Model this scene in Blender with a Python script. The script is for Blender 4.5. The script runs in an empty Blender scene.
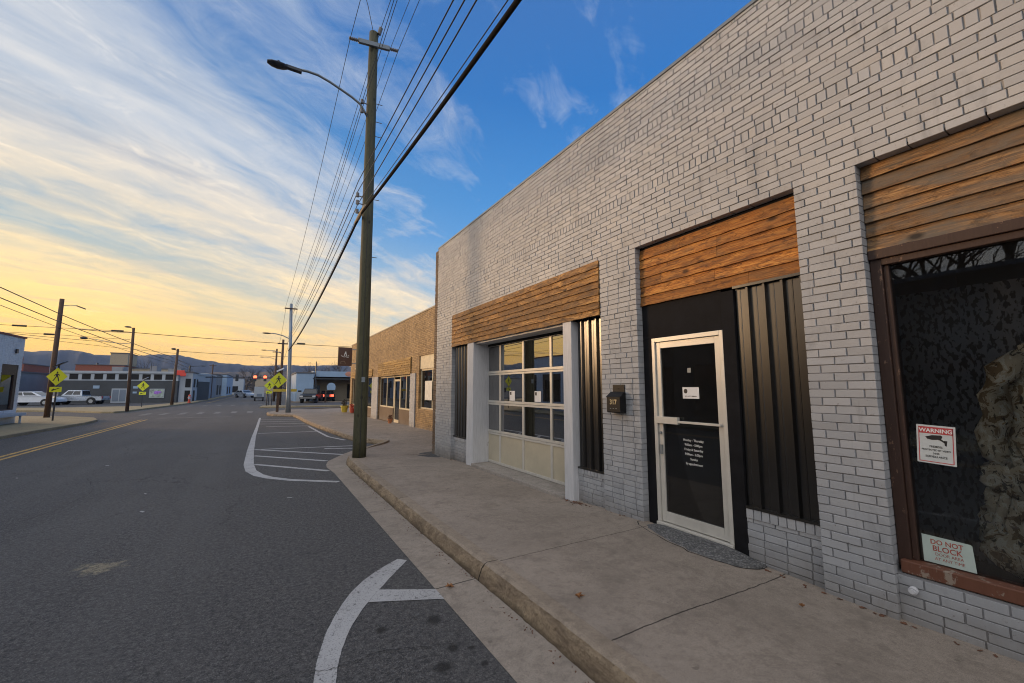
import bpy, bmesh, math, random
from mathutils import Vector, Matrix
random.seed(7)
R_ = math.radians
sc = bpy.context.scene
col = sc.collection

# ------------------------------------------------------------------ helpers
def origin(o):
    v = Vector((0, 0, 0))
    while o is not None:
        v += Vector(o.location); o = o.parent
    return v

def tag(o, label=None, cat=None, group=None, kind=None):
    if label: o['label'] = label
    if cat: o['category'] = cat
    if group: o['group'] = group
    if kind: o['kind'] = kind
    return o

def thing(name, label, cat, loc=(0, 0, 0), group=None):
    o = bpy.data.objects.new(name, None); col.objects.link(o)
    o.location = loc; o.empty_display_size = .2
    return tag(o, label, cat, group)

class MB:
    def __init__(s): s.v = []; s.f = []; s.c = []; s.fm = []
    def add(s, vs, fs, c=None, mi=0):
        n = len(s.v)
        s.v += [tuple(v) for v in vs]
        for f in fs:
            s.f.append(tuple(i + n for i in f)); s.c.append(c if c is not None else 0.5); s.fm.append(mi)
        return s
    def box(s, x0, x1, y0, y1, z0, z1, c=None, mi=0):
        if x0 > x1: x0, x1 = x1, x0
        if y0 > y1: y0, y1 = y1, y0
        if z0 > z1: z0, z1 = z1, z0
        v = [(x0,y0,z0),(x1,y0,z0),(x1,y1,z0),(x0,y1,z0),(x0,y0,z1),(x1,y0,z1),(x1,y1,z1),(x0,y1,z1)]
        return s.add(v, [(3,2,1,0),(4,5,6,7),(0,1,5,4),(1,2,6,5),(2,3,7,6),(3,0,4,7)], c, mi)
    def obox(s, M, sx, sy, sz, c=None):
        v = [M @ Vector((a*sx/2, b*sy/2, d*sz/2)) for d in (-1,1) for a,b in ((-1,-1),(1,-1),(1,1),(-1,1))]
        return s.add(v, [(3,2,1,0),(4,5,6,7),(0,1,5,4),(1,2,6,5),(2,3,7,6),(3,0,4,7)], c)
    def prism(s, pts, z0, z1, c=None):      # horizontal polygon (CCW) extruded up
        n = len(pts)
        v = [(p[0],p[1],z0) for p in pts] + [(p[0],p[1],z1) for p in pts]
        f = [tuple(range(n-1,-1,-1)), tuple(range(n, 2*n))] + [(i,(i+1)%n,(i+1)%n+n,i+n) for i in range(n)]
        return s.add(v, f, c)
    def loft(s, rings, cap=True, c=None, close=True):
        n = len(rings[0]); v = [p for r in rings for p in r]; f = []
        for k in range(len(rings)-1):
            for i in range(n if close else n-1):
                j = (i+1) % n
                f.append((k*n+i, k*n+j, (k+1)*n+j, (k+1)*n+i))
        if cap: f += [tuple(range(n-1,-1,-1)), tuple(range((len(rings)-1)*n, len(rings)*n))]
        return s.add(v, f, c)
    def tube(s, pts, r, n=8, c=None):
        pts = [Vector(p) for p in pts]; rings = []
        rr = r if isinstance(r, (list, tuple)) else [r]*len(pts)
        for i, p in enumerate(pts):
            d = (pts[min(i+1,len(pts)-1)] - pts[max(i-1,0)]).normalized()
            a = Vector((0,0,1)) if abs(d.z) < .9 else Vector((1,0,0))
            u = d.cross(a).normalized(); w = d.cross(u).normalized()
            rings.append([p + (u*math.cos(t)+w*math.sin(t))*rr[i] for t in [2*math.pi*k/n for k in range(n)]])
        return s.loft(rings, c=c)
    def ell(s, cx, cy, cz, rx, ry, rz, n=12, m=8, c=None):
        rings = []
        for i in range(1, m):
            ph = math.pi*i/m - math.pi/2
            rings.append([(cx+rx*math.cos(ph)*math.cos(2*math.pi*k/n), cy+ry*math.cos(ph)*math.sin(2*math.pi*k/n), cz+rz*math.sin(ph)) for k in range(n)])
        return s.loft(rings, c=c)
    def build(s, name, mat, parent=None, bevel=0, smooth=False, xf=None, seg=2):
        me = bpy.data.meshes.new(name)
        off = origin(parent) if parent else Vector((0,0,0))
        vs = [Vector(v) for v in s.v]
        if xf is not None: vs = [xf @ v for v in vs]
        me.from_pydata([v - off for v in vs], [], s.f); me.update()
        mats = mat if isinstance(mat, (list, tuple)) else [mat]
        for m in mats: me.materials.append(m)
        at = me.attributes.new('rnd', 'FLOAT', 'FACE'); at.data.foreach_set('value', s.c)
        if len(mats) > 1: me.polygons.foreach_set('material_index', s.fm)
        if smooth: me.polygons.foreach_set('use_smooth', [True]*len(me.polygons))
        o = bpy.data.objects.new(name, me); col.objects.link(o)
        if parent: o.parent = parent
        if bevel:
            b = o.modifiers.new('bevel', 'BEVEL'); b.width = bevel; b.segments = seg; b.limit_method = 'ANGLE'; b.angle_limit = R_(40)
        return o

def copy_tree(o, parent=None):
    c = o.copy(); col.objects.link(c); c.parent = parent
    for ch in list(o.children): copy_tree(ch, c)
    return c

def text_mb(txt, size, M, extrude=.0008, align='CENTER', sx=1.0, bold=0.0):
    cu = bpy.data.curves.new('t', 'FONT'); cu.body = txt; cu.size = size; cu.extrude = extrude; cu.align_x = align; cu.offset = bold
    cu.resolution_u = 3
    o = bpy.data.objects.new('t', cu); col.objects.link(o)
    dg = bpy.context.evaluated_depsgraph_get(); dg.update()
    me = bpy.data.meshes.new_from_object(o.evaluated_get(dg))
    mb = MB(); mb.add([M @ Vector((v.co.x*sx, v.co.y, v.co.z)) for v in me.vertices], [tuple(p.vertices) for p in me.polygons])
    bpy.data.objects.remove(o); bpy.data.meshes.remove(me); bpy.data.curves.remove(cu)
    return mb
def wallM(x, y, z, roll=0):   # local x -> -Y, y -> Z, z -> -X  (reads from the street side)
    M = Matrix(((0,0,-1,x),(-1,0,0,y),(0,1,0,z),(0,0,0,1)))
    return M @ Matrix.Rotation(roll, 4, 'Z')

# ------------------------------------------------------------------ materials
class NT:
    def __init__(s, name):
        m = bpy.data.materials.new(name); m.use_nodes = True
        s.m = m; s.t = m.node_tree; s.n = s.t.nodes; s.l = s.t.links; s.n.clear()
        s.out = s.n.new('ShaderNodeOutputMaterial')
    def N(s, typ, **kw):
        n = s.n.new(typ)
        for k, v in kw.items(): setattr(n, k, v)
        return n
    def L(s, a, b): s.l.new(a, b)
    def inp(s, sock, v):
        if hasattr(v, 'is_output') or isinstance(v, bpy.types.NodeSocket): s.L(v, sock)
        else: sock.default_value = v
    def math(s, op, a, b=0.0, c=0.0, clamp=False):
        n = s.N('ShaderNodeMath', operation=op, use_clamp=clamp)
        s.inp(n.inputs[0], a); s.inp(n.inputs[1], b); s.inp(n.inputs[2], c); return n.outputs[0]
    def mix(s, f, a, b, mode='MIX'):
        n = s.N('ShaderNodeMix', data_type='RGBA', blend_type=mode)
        s.inp(n.inputs[0], f)
        for k, v in ((6, a), (7, b)):
            s.inp(n.inputs[k], v if not isinstance(v, tuple) else (v+(1,))[:4])
        return n.outputs[2]
    def ramp(s, f, stops, interp='LINEAR'):
        n = s.N('ShaderNodeValToRGB'); n.color_ramp.interpolation = interp; s.inp(n.inputs[0], f); e = n.color_ramp.elements
        while len(e) < len(stops): e.new(.5)
        for el, (p, c) in zip(e, stops):
            el.position = p; el.color = (c, c, c, 1) if isinstance(c, (int, float)) else tuple(c)+(1,)
        return n.outputs[0]
    def coord(s, kind='Object', scale=(1,1,1), loc=(0,0,0), rot=(0,0,0)):
        t = s.N('ShaderNodeTexCoord'); m = s.N('ShaderNodeMapping')
        m.inputs['Scale'].default_value = scale; m.inputs['Location'].default_value = loc; m.inputs['Rotation'].default_value = rot
        s.L(t.outputs[kind], m.inputs[0]); return m.outputs[0]
    def noise(s, vec, scale, detail=5, rough=.6, dist=0, w=None):
        n = s.N('ShaderNodeTexNoise'); n.inputs['Scale'].default_value = scale; n.inputs['Detail'].default_value = detail
        n.inputs['Roughness'].default_value = rough; n.inputs['Distortion'].default_value = dist
        if w is not None: n.noise_dimensions = '4D'; s.inp(n.inputs['W'], w)
        s.L(vec, n.inputs['Vector']); return n.outputs[0]
    def attr(s, name='rnd'):
        n = s.N('ShaderNodeAttribute', attribute_name=name); return n.outputs['Fac']
    def bsdf(s, color, rough=.6, metal=0, bump=None, bs=.3, bd=.01, spec=.5, coat=0, emit=None, es=0):
        p = s.N('ShaderNodeBsdfPrincipled')
        s.inp(p.inputs['Base Color'], color if not isinstance(color, tuple) else (color+(1,))[:4])
        s.inp(p.inputs['Roughness'], rough); s.inp(p.inputs['Metallic'], metal); p.inputs['Specular IOR Level'].default_value = spec
        p.inputs['Coat Weight'].default_value = coat
        if emit: p.inputs['Emission Color'].default_value = emit+(1,); p.inputs['Emission Strength'].default_value = es
        if bump is not None:
            b = s.N('ShaderNodeBump'); b.inputs['Strength'].default_value = bs; b.inputs['Distance'].default_value = bd
            s.L(bump, b.inputs['Height']); s.L(b.outputs[0], p.inputs['Normal'])
        s.L(p.outputs[0], s.out.inputs[0]); return p

def simple(name, c, rough=.6, metal=0, var=.15, sc_=6, bs=.1, spec=.5, coat=0, emit=None, es=0):
    m = NT(name); v = m.coord(); n = m.noise(v, sc_, 6, .65)
    cc = m.mix(m.ramp(n, [(.3, 0.0), (.7, 1.0)]), tuple(x*(1-var) for x in c), tuple(min(1, x*(1+var)) for x in c))
    r = m.math('MULTIPLY_ADD', n, .2, rough-.1, clamp=True)
    m.bsdf(cc, r, metal, m.noise(v, sc_*8, 4), bs, .004, spec, coat, emit, es); return m.m

def brick_paint(name, c, c2, chips, rough=.5, spec=.5):
    m = NT(name); v = m.coord()
    r = m.attr()
    base = m.mix(r, c, c2)
    big = m.noise(v, .8, 4, .6)
    base = m.mix(m.ramp(big, [(.35, 0.0), (.7, .35)]), base, tuple(x*.78 for x in c))
    dirt = m.noise(m.coord(scale=(1, 1, .35)), 3.2, 8, .7, .6)
    base = m.mix(m.ramp(dirt, [(.55, 0.0), (.68, .5)]), base, tuple(x*.5 for x in c))
    dr = m.noise(m.coord(scale=(1, 1, .07)), 9, 6, .7, .3); base = m.mix(m.ramp(dr, [(.62, 0.0), (.74, .28)]), base, tuple(x*.55 for x in c))
    ch = m.noise(v, 26, 6, .75, .5)
    base = m.mix(m.ramp(ch, [(.63, 0.0), (.665, .85)]), base, chips)
    # splash dirt near the pavement
    z = m.N('ShaderNodeSeparateXYZ'); m.L(v, z.inputs[0])
    zz = m.math('MULTIPLY_ADD', dirt, .5, z.outputs[2])
    base = m.mix(m.ramp(zz, [(.25, .75), (.62, 0.0)]), base, (.17, .15, .13))
    hgt = m.math('ADD', m.math('MULTIPLY', m.noise(v, 55, 5, .7), .6), m.noise(v, 9, 4, .6))
    m.bsdf(base, m.math('MULTIPLY_ADD', big, .25, rough-.12), 0, hgt, .55, .006, spec)
    return m.m

def wood_mat(name, lo, mid, hi, grey, greyness, axis='Y'):
    m = NT(name); r = m.attr()
    t = m.N('ShaderNodeTexCoord'); comb = m.N('ShaderNodeVectorMath', operation='ADD'); m.L(t.outputs['Object'], comb.inputs[0])
    off = m.N('ShaderNodeCombineXYZ'); m.L(m.math('MULTIPLY', r, 37.0), off.inputs[0]); m.L(m.math('MULTIPLY', r, 61.0), off.inputs[1]); m.L(m.math('MULTIPLY', r, 23.0), off.inputs[2])
    m.L(off.outputs[0], comb.inputs[1])
    mp = m.N('ShaderNodeMapping'); mp.inputs['Scale'].default_value = (1, .06, 1) if axis == 'Y' else (1, 1, .06); m.L(comb.outputs[0], mp.inputs[0])
    grain = m.noise(mp.outputs[0], 42, 7, .72, 1.6)
    mp2 = m.N('ShaderNodeMapping'); mp2.inputs['Scale'].default_value = (1, .35, 1) if axis == 'Y' else (1,1,.35); m.L(comb.outputs[0], mp2.inputs[0])
    blot = m.noise(mp2.outputs[0], 4.5, 6, .65, 1.2)
    base = m.ramp(grain, [(.36, lo), (.49, mid), (.66, hi)])
    base = m.mix(m.ramp(r, [(0.0, 0.0), (1.0, .75)]), base, tuple(x*.42 for x in mid))
    st = m.noise(mp2.outputs[0], 11, 7, .75, 2.0); base = m.mix(m.ramp(st, [(.52, 0.0), (.62, .7)]), base, tuple(x*.8 for x in lo))
    base = m.mix(m.ramp(blot, [(.42, 0.0), (.66, greyness)]), base, grey)
    # knots
    vo = m.N('ShaderNodeTexVoronoi'); vo.inputs['Scale'].default_value = 4.2
    mp3 = m.N('ShaderNodeMapping'); mp3.inputs['Scale'].default_value = (.4, .55, 1) if axis == 'Y' else (1,.4,.55); m.L(comb.outputs[0], mp3.inputs[0]); m.L(mp3.outputs[0], vo.inputs[0])
    base = m.mix(m.ramp(vo.outputs['Distance'], [(.06, .85), (.15, 0.0)]), base, tuple(x*.25 for x in lo))
    m.bsdf(base, .72, 0, m.math('ADD', grain, m.math('MULTIPLY', blot, .5)), .6, .006, .4)
    return m.m

def concrete(name, c, joints=(), dark=.55, warm=(.3,.22,.13)):
    m = NT(name); v = m.coord()
    n1 = m.noise(v, .9, 6, .62, .4); n2 = m.noise(v, 5, 8, .7, .3); n3 = m.noise(v, 160, 3, .8)
    base = m.mix(m.ramp(n1, [(.32, 0.0), (.68, 1.0)]), tuple(x*.82 for x in c), tuple(min(1,x*1.14) for x in c))
    base = m.mix(m.ramp(n2, [(.50, 0.0), (.66, .6)]), base, tuple(x*dark for x in c)); n6 = m.noise(v, 2.2, 7, .7, .8); base = m.mix(m.ramp(n6, [(.54, 0.0), (.64, .4)]), base, tuple(x*.6 for x in c))
    base = m.mix(m.ramp(n3, [(.36, .6), (.56, 0.0)]), base, tuple(x*.4 for x in c)); n4 = m.noise(v, 60, 4, .8); base = m.mix(m.ramp(n4, [(.55, 0.0), (.68, .5)]), base, tuple(x*.5 for x in c))
    base = m.mix(m.ramp(m.noise(v, 210, 2, .6), [(.66, 0.0), (.72, .45)]), base, tuple(min(1,x*1.7) for x in c))
    sp = m.noise(v, 14, 3, .5); base = m.mix(m.ramp(sp, [(.70, 0.0), (.73, .6)]), base, tuple(x*.4 for x in c))
    n5 = m.noise(v, 17, 7, .86); base = m.mix(m.ramp(n5, [(.38, .62), (.49, 0.0)]), base, tuple(x*.58 for x in c)); base = m.mix(m.ramp(n5, [(.55, 0.0), (.68, .32)]), base, tuple(min(1,x*1.4) for x in c))
    h = m.math('ADD', m.math('ADD', m.math('MULTIPLY', n3, .35), n2), m.math('MULTIPLY', n5, .8))
    if joints:
        s = m.N('ShaderNodeSeparateXYZ'); m.L(v, s.inputs[0])
        wob = m.math('MULTIPLY_ADD', m.noise(v, 9, 4, .7), .03, -.015)
        yy = m.math('ADD', s.outputs[1], wob); tot = None
        for j, w in joints:
            k = m.math('LESS_THAN', m.math('ABSOLUTE', m.math('SUBTRACT', yy, j)), w)
            tot = k if tot is None else m.math('MAXIMUM', tot, k)
        base = m.mix(m.math('MULTIPLY', tot, .85), base, (.035, .03, .027)); h = m.math('SUBTRACT', h, m.math('MULTIPLY', tot, 1.5))
    m.bsdf(base, .86, 0, h, .6, .006, .22); return m.m

def asphalt():
    m = NT('asphalt'); v = m.coord()
    n0 = m.noise(v, .25, 5, .6, .5); n1 = m.noise(v, 1.6, 6, .65)
    base = m.mix(m.ramp(n0, [(.35, 0.0), (.7, 1.0)]), (.070,.069,.070), (.104,.102,.101))
    base = m.mix(m.ramp(n1, [(.5, 0.0), (.75, .35)]), base, (.05,.05,.053))
    vo = m.N('ShaderNodeTexVoronoi'); vo.inputs['Scale'].default_value = 135; m.L(v, vo.inputs[0])
    sepc = m.N('ShaderNodeSeparateColor'); m.L(vo.outputs['Color'], sepc.inputs[0])
    base = m.mix(m.ramp(sepc.outputs[0], [(.0, .85), (.5, 0.0)]), base, (.022,.022,.025))
    base = m.mix(m.ramp(sepc.outputs[1], [(.86, 0.0), (.93, .6)]), base, (.19,.185,.18))
    g1 = m.noise(v, 24, 6, .88); g2 = m.noise(v, 75, 3, .8)
    base = m.mix(m.ramp(g1, [(.38, .9), (.50, 0.0)]), base, (.022,.023,.026)); base = m.mix(m.ramp(g1, [(.52, 0.0), (.64, .75)]), base, (.165,.163,.16))
    base = m.mix(m.ramp(g2, [(.58, 0.0), (.66, .7)]), base, (.24,.23,.22))
    # wheel-track polish lines (long and narrow)
    tr = m.noise(m.coord(scale=(1, .05, 1)), 1.1, 4, .6)
    base = m.mix(m.ramp(tr, [(.48, 0.0), (.7, .3)]), base, (.13,.128,.125))
    # spilled pale stain on the lane
    cx = m.coord(loc=(1.25, -5.8, 0)); mpn = m.N('ShaderNodeMapping'); mpn.inputs['Scale'].default_value = (2.6, 3.0, 1); m.L(cx, mpn.inputs[0])
    ln = m.N('ShaderNodeVectorMath', operation='LENGTH'); m.L(mpn.outputs[0], ln.inputs[0])
    blob = m.math('ADD', ln.outputs['Value'], m.math('MULTIPLY_ADD', m.noise(v, 7, 7, .75, .5), 2.6, -1.25))
    base = m.mix(m.math('MULTIPLY', m.ramp(blob, [(.25, .75), (.55, 0.0)]), m.ramp(m.noise(v, 26, 6, .8), [(.42, .15), (.56, 1.0)])), base, (.36,.31,.20))
    # oil drips in the bay
    for (x, y, r) in ((1.22,2.81,.05),(1.09,2.66,.065),(1.333,2.754,.03),(.857,3.276,.05),(1.233,3.211,.07),(1.328,2.56,.03)):
        c2 = m.coord(loc=(-x, -y, 0)); l2 = m.N('ShaderNodeVectorMath', operation='LENGTH'); m.L(c2, l2.inputs[0])
        b2 = m.math('ADD', l2.outputs['Value'], m.math('MULTIPLY_ADD', m.noise(v, 22, 3, .6), .06, -.03))
        base = m.mix(m.ramp(b2, [(r*.5, .8), (r*1.1, 0.0)]), base, (.014,.014,.014))
    # cracks
    vc = m.N('ShaderNodeTexVoronoi', feature='DISTANCE_TO_EDGE'); vc.inputs['Scale'].default_value = .33
    wv = m.N('ShaderNodeVectorMath', operation='ADD'); nz = m.N('ShaderNodeTexNoise'); nz.inputs['Scale'].default_value = 3; nz.inputs['Detail'].default_value = 6; m.L(v, nz.inputs['Vector'])
    sc2 = m.N('ShaderNodeVectorMath', operation='SCALE'); m.L(nz.outputs['Color'], sc2.inputs[0]); sc2.inputs['Scale'].default_value = .5
    m.L(v, wv.inputs[0]); m.L(sc2.outputs[0], wv.inputs[1]); m.L(wv.outputs[0], vc.inputs[0])
    gate = m.ramp(m.noise(v, .5, 2, .5), [(.46, 0.0), (.54, .9)])
    ck = m.math('MULTIPLY', m.ramp(vc.outputs['Distance'], [(.0008, 1.0), (.003, 0.0)]), gate)
    base = m.mix(ck, base, (.015,.015,.015))
    h = m.math('ADD', m.math('ADD', m.math('MULTIPLY', vo.outputs['Distance'], 1.0), m.math('MULTIPLY', sepc.outputs[2], .8)), m.math('MULTIPLY', g1, 2.5))
    m.bsdf(base, .8, 0, h, .6, .005, .35); return m.m

def marking(name, c, wear=.5):
    m = NT(name); v = m.coord(); n = m.noise(v, 30, 7, .75); n2 = m.noise(v, 3, 5, .6)
    base = m.mix(m.ramp(n2, [(.4, 0.0), (.7, .35)]), c, tuple(x*.62 for x in c))
    w = m.math('ADD', m.math('MULTIPLY', n, .75), m.math('MULTIPLY', n2, .25))
    base = m.mix(m.ramp(w, [(wear, 0.0), (wear+.05, .85)]), base, (.07,.07,.072))
    vc = m.N('ShaderNodeTexVoronoi', feature='DISTANCE_TO_EDGE'); vc.inputs['Scale'].default_value = 16; m.L(v, vc.inputs[0])
    base = m.mix(m.math('MULTIPLY', m.ramp(vc.outputs['Distance'], [(.004, .5), (.02, 0.0)]), m.ramp(m.noise(v, 4, 2, .5), [(.5, 0.0), (.6, 1.0)])), base, (.16,.16,.16))
    base = m.mix(m.ramp(m.noise(v, 120, 3, .7), [(.56, 0.0), (.62, .7)]), base, (.12,.12,.12))
    m.bsdf(base, .7, 0, n, .3, .003, .3); return m.m

def glass_mat(name, tint=(.5,.52,.52), refl=1.9, dust=.02):
    m = NT(name); fr = m.N('ShaderNodeFresnel'); fr.inputs['IOR'].default_value = refl
    t = m.N('ShaderNodeBsdfTransparent'); t.inputs[0].default_value = tint+(1,)
    g = m.N('ShaderNodeBsdfGlossy'); g.inputs['Roughness'].default_value = .012; g.inputs[0].default_value = (.95,.95,.95,1)
    n = m.noise(m.coord(), 2.2, 2, .4); b = m.N('ShaderNodeBump'); b.inputs['Strength'].default_value = .02; b.inputs['Distance'].default_value = .02; m.L(n, b.inputs['Height']); m.L(b.outputs[0], g.inputs['Normal'])
    mx = m.N('ShaderNodeMixShader'); m.L(fr.outputs[0], mx.inputs[0]); m.L(t.outputs[0], mx.inputs[1]); m.L(g.outputs[0], mx.inputs[2])
    d = m.N('ShaderNodeBsdfDiffuse'); d.inputs[0].default_value = (.4,.4,.4,1)
    mx2 = m.N('ShaderNodeMixShader'); m.L(m.math('MULTIPLY', m.noise(m.coord(), 11, 6, .7), dust*2), mx2.inputs[0]); m.L(mx.outputs[0], mx2.inputs[1]); m.L(d.outputs[0], mx2.inputs[2])
    m.L(mx2.outputs[0], m.out.inputs[0]); return m.m

def peeling(name, paint, under, amt=.55, sc_=9):
    m = NT(name); v = m.coord(scale=(1,1,.5)); n = m.noise(v, sc_, 8, .75, .4); n2 = m.noise(m.coord(scale=(1,1,.1)), 40, 5, .7)
    base = m.mix(m.ramp(n2, [(.3, 0.0), (.7, .5)]), paint, tuple(x*.6 for x in paint))
    base = m.mix(m.ramp(n, [(amt, 0.0), (amt+.03, 1.0)]), base, under)
    m.bsdf(base, .55, 0, m.math('ADD', n, n2), .4, .004, .4); return m.m

M = {}
M['brick'] = brick_paint('painted_grey_brick', (.345,.36,.385), (.425,.437,.457), (.17,.155,.15), .54, .42)
M['mortar'] = brick_paint('painted_mortar', (.27,.275,.29), (.27,.275,.29), (.12,.12,.12), .8, .2)
M['tan_brick'] = brick_paint('tan_brick', (.22,.135,.06), (.38,.24,.105), (.5,.42,.30), .6)
M['tan_mortar'] = simple('tan_mortar', (.10,.07,.045), .9)
M['brown_brick'] = brick_paint('weathered_brown_brick', (.11,.075,.05), (.17,.115,.075), (.3,.26,.2), .75)
M['white_brick'] = brick_paint('whitewashed_brick', (.60,.61,.64), (.68,.68,.69), (.4,.38,.36), .6)
M['wood'] = wood_mat('reclaimed_orange_board', (.07,.022,.006), (.46,.17,.030), (.78,.40,.10), (.12,.07,.035), .65)
M['wood_grey'] = wood_mat('silvered_orange_board', (.045,.026,.014), (.30,.155,.058), (.60,.36,.15), (.13,.112,.09), .92)
M['wood_old'] = wood_mat('weathered_brown_board', (.045,.020,.007), (.42,.205,.060), (.68,.42,.16), (.10,.065,.04), .8)
M['wood_gold'] = wood_mat('golden_board', (.16,.08,.022), (.46,.27,.07), (.66,.43,.14), (.2,.14,.08), .5)
M['frame_brown'] = peeling('peeling_brown_paint', (.050,.026,.019), (.20,.12,.08), .60, 14)
M['sill_red'] = peeling('worn_red_brown_paint', (.15,.062,.038), (.26,.21,.17), .56, 12)
M['post_white'] = peeling('weathered_white_paint', (.62,.63,.66), (.30,.28,.26), .66, 6)
M['alu'] = simple('white_aluminium', (.58,.56,.51), .38, .15, .08, 5, .05)
M['door_cream'] = simple('cream_steel', (.50,.45,.34), .45, 0, .10, 2.5, .08)
mm = NT('dark_bronze_panel'); mm.bsdf((.006,.006,.006), mm.math('MULTIPLY_ADD', mm.noise(mm.coord(), 1.5, 3, .5), .08, .25), 0, spec=.9); M['black_metal'] = mm.m
M['black_paint'] = simple('black_painted_wood', (.012,.012,.014), .75, 0, .3, 6, .25, .12)
M['black_box'] = simple('black_enamel', (.010,.010,.011), .45, 0, .2, 6, .02, .3)
M['dark_gap'] = simple('dark_void', (.012,.011,.010), .9)
M['glass'] = glass_mat('shop_glass', (.35,.36,.36), 1.62)
M['glass_garage'] = glass_mat('garage_glass', (.05,.055,.06), 4.0)
M['glass_window'] = glass_mat('display_glass', (.82,.84,.84), 1.5, .008)
M['interior'] = simple('interior_dark_wall', (.05,.05,.055), .8)
M['interior_floor'] = simple('interior_floor', (.09,.08,.07), .7)
M['white'] = simple('white_print', (.75,.75,.76), .5, 0, .05)
M['signwhite'] = simple('sign_white', (.55,.60,.62), .45, 0, .08)
M['signmint'] = simple('sign_pale_mint', (.45,.55,.52), .5, 0, .10)
M['redprint'] = simple('red_print', (.48,.06,.07), .5)
M['rustred'] = simple('faded_red_letters', (.33,.07,.05), .6, 0, .3, 20)
M['blackprint'] = simple('black_print', (.015,.015,.018), .5)
M['lettering'] = simple('window_lettering', (.60,.60,.58), .5)
M['gold'] = simple('brass_numbers', (.48,.42,.27), .45, .3)
M['asphalt'] = asphalt()
M['walk'] = concrete('sidewalk_concrete', (.335,.283,.235), [(-2.3,.006),(.65,.006),(2.12,.0055),(3.565,.004),(8.75,.005),(12.2,.006),(15.2,.006),(18.3,.006),(22,.006),(26,.006),(30,.006)])
M['curb'] = concrete('curb_top_concrete', (.33,.27,.21), [(-2.3,.006),(.65,.006),(3.6,.007),(8.75,.006),(6.3,.004)], .5)
def curb_face():
    m = NT('curb_face_weathered'); v = m.coord(); s_ = m.noise(m.coord(scale=(1,.5,1.5)), 7, 9, .75, .8); g_ = m.noise(v, 40, 6, .8); b_ = m.noise(v, 2.2, 5, .6)
    b = m.mix(m.ramp(s_, [(.38, 0.0), (.62, 1.0)]), (.18,.135,.095), (.38,.295,.20))
    b = m.mix(m.ramp(g_, [(.5, 0.0), (.66, .7)]), b, (.12,.085,.055))
    z_ = m.N('ShaderNodeSeparateXYZ'); m.L(v, z_.inputs[0])
    b = m.mix(m.ramp(m.math('MULTIPLY_ADD', b_, .10, m.math('MULTIPLY', z_.outputs[2], 1.0)), [(.055, .85), (.10, 0.0)]), b, (.085,.068,.05))
    yy = m.math('ADD', z_.outputs[1], m.math('MULTIPLY_ADD', g_, .03, -.015))
    for j in (-2.3, .65, 3.6, 8.75):
        b = m.mix(m.math('LESS_THAN', m.math('ABSOLUTE', m.math('SUBTRACT', yy, j)), .007), b, (.03,.025,.02))
    m.bsdf(b, .9, 0, m.math('ADD', s_, g_), .9, .02, .2); return m.m
M['curb_face'] = curb_face()
M['pan'] = concrete('gutter_concrete', (.345,.297,.248), [(-2.3,.006),(.65,.006),(3.66,.007),(6.3,.004),(8.75,.006)], .5)
M['apron'] = concrete('apron_concrete', (.38,.345,.31))
def rough_step():
    m = NT('rough_patch_concrete'); v = m.coord(); vo = m.N('ShaderNodeTexVoronoi'); vo.inputs['Scale'].default_value = 42; m.L(v, vo.inputs[0]); n = m.noise(v, 18, 8, .8)
    b = m.mix(m.ramp(n, [(.35, 0.0), (.65, 1.0)]), (.13,.13,.132), (.30,.298,.295)); b = m.mix(m.ramp(vo.outputs['Distance'], [(.25, 0.0), (.6, .6)]), b, (.07,.07,.072))
    m.bsdf(b, .9, 0, m.math('ADD', vo.outputs['Distance'], n), 1.0, .02, .2); return m.m
M['step'] = rough_step()
M['left_walk'] = concrete('far_walk_concrete', (.38,.31,.19))
M['paint_white'] = marking('white_road_paint', (.43,.43,.43), .55)
M['paint_faint'] = marking('faint_road_paint', (.30,.30,.30), .44)
M['paint_yellow'] = marking('yellow_road_paint', (.58,.36,.08), .50)
M['pole_green'] = wood_mat('treated_pole_wood', (.045,.045,.022), (.085,.085,.045), (.13,.125,.07), (.06,.055,.04), .4, 'Z')
M['pole_brown'] = wood_mat('brown_pole_wood', (.05,.028,.018), (.11,.06,.036), (.17,.10,.06), (.08,.06,.045), .4, 'Z')
M['steel'] = simple('galvanised_steel', (.24,.28,.32), .45, .6)
M['lampgrey'] = simple('lamp_grey', (.16,.19,.22), .45, .4)
M['lampdark'] = simple('lamp_dark', (.03,.035,.045), .4, .3)
M['wire'] = simple('wire_black', (.015,.015,.017), .5)
M['cable'] = simple('cable_sheath', (.006,.0055,.0055), .85, 0, .2, 3, .1, .15)
M['insul'] = simple('insulator', (.13,.12,.12), .35)
M['ped_yellow'] = simple('fluorescent_yellow_green', (.62,.66,.02), .45, 0, .05)
M['rust_red'] = simple('hydrant_red', (.5,.07,.04), .5)
M['dark_bldg'] = simple('dark_slate_render', (.055,.062,.07), .8, 0, .2, .6)
M['strip_white'] = simple('pale_blue_render', (.36,.40,.45), .7, 0, .1, .6)
M['tan_wall'] = simple('tan_render', (.38,.31,.22), .8)
M['red_wall'] = simple('brick_red_wall', (.26,.085,.055), .8)
M['blue_wall'] = simple('pale_blue_wall', (.27,.38,.52), .7, 0, .12, .5)
M['slate_blue'] = simple('slate_blue_wall', (.16,.20,.26), .7, 0, .15, .5)
M['grey_wall'] = simple('mid_grey_wall', (.22,.22,.23), .8, 0, .15, .5)
M['roofing'] = simple('roof_membrane', (.12,.12,.13), .9)
M['car_white'] = simple('white_car_paint', (.62,.65,.70), .25, 0, .03, 2, .0, .5, .6)
M['car_silver'] = simple('silver_car_paint', (.42,.47,.54), .28, .4, .04, 2, .0, .5, .6)
M['car_black'] = simple('black_car_paint', (.010,.011,.013), .35, 0, .1, 2, .0, .3, .15)
M['car_glass'] = simple('car_glass', (.015,.018,.022), .08, 0, .1, 2, .0, .8)
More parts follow.
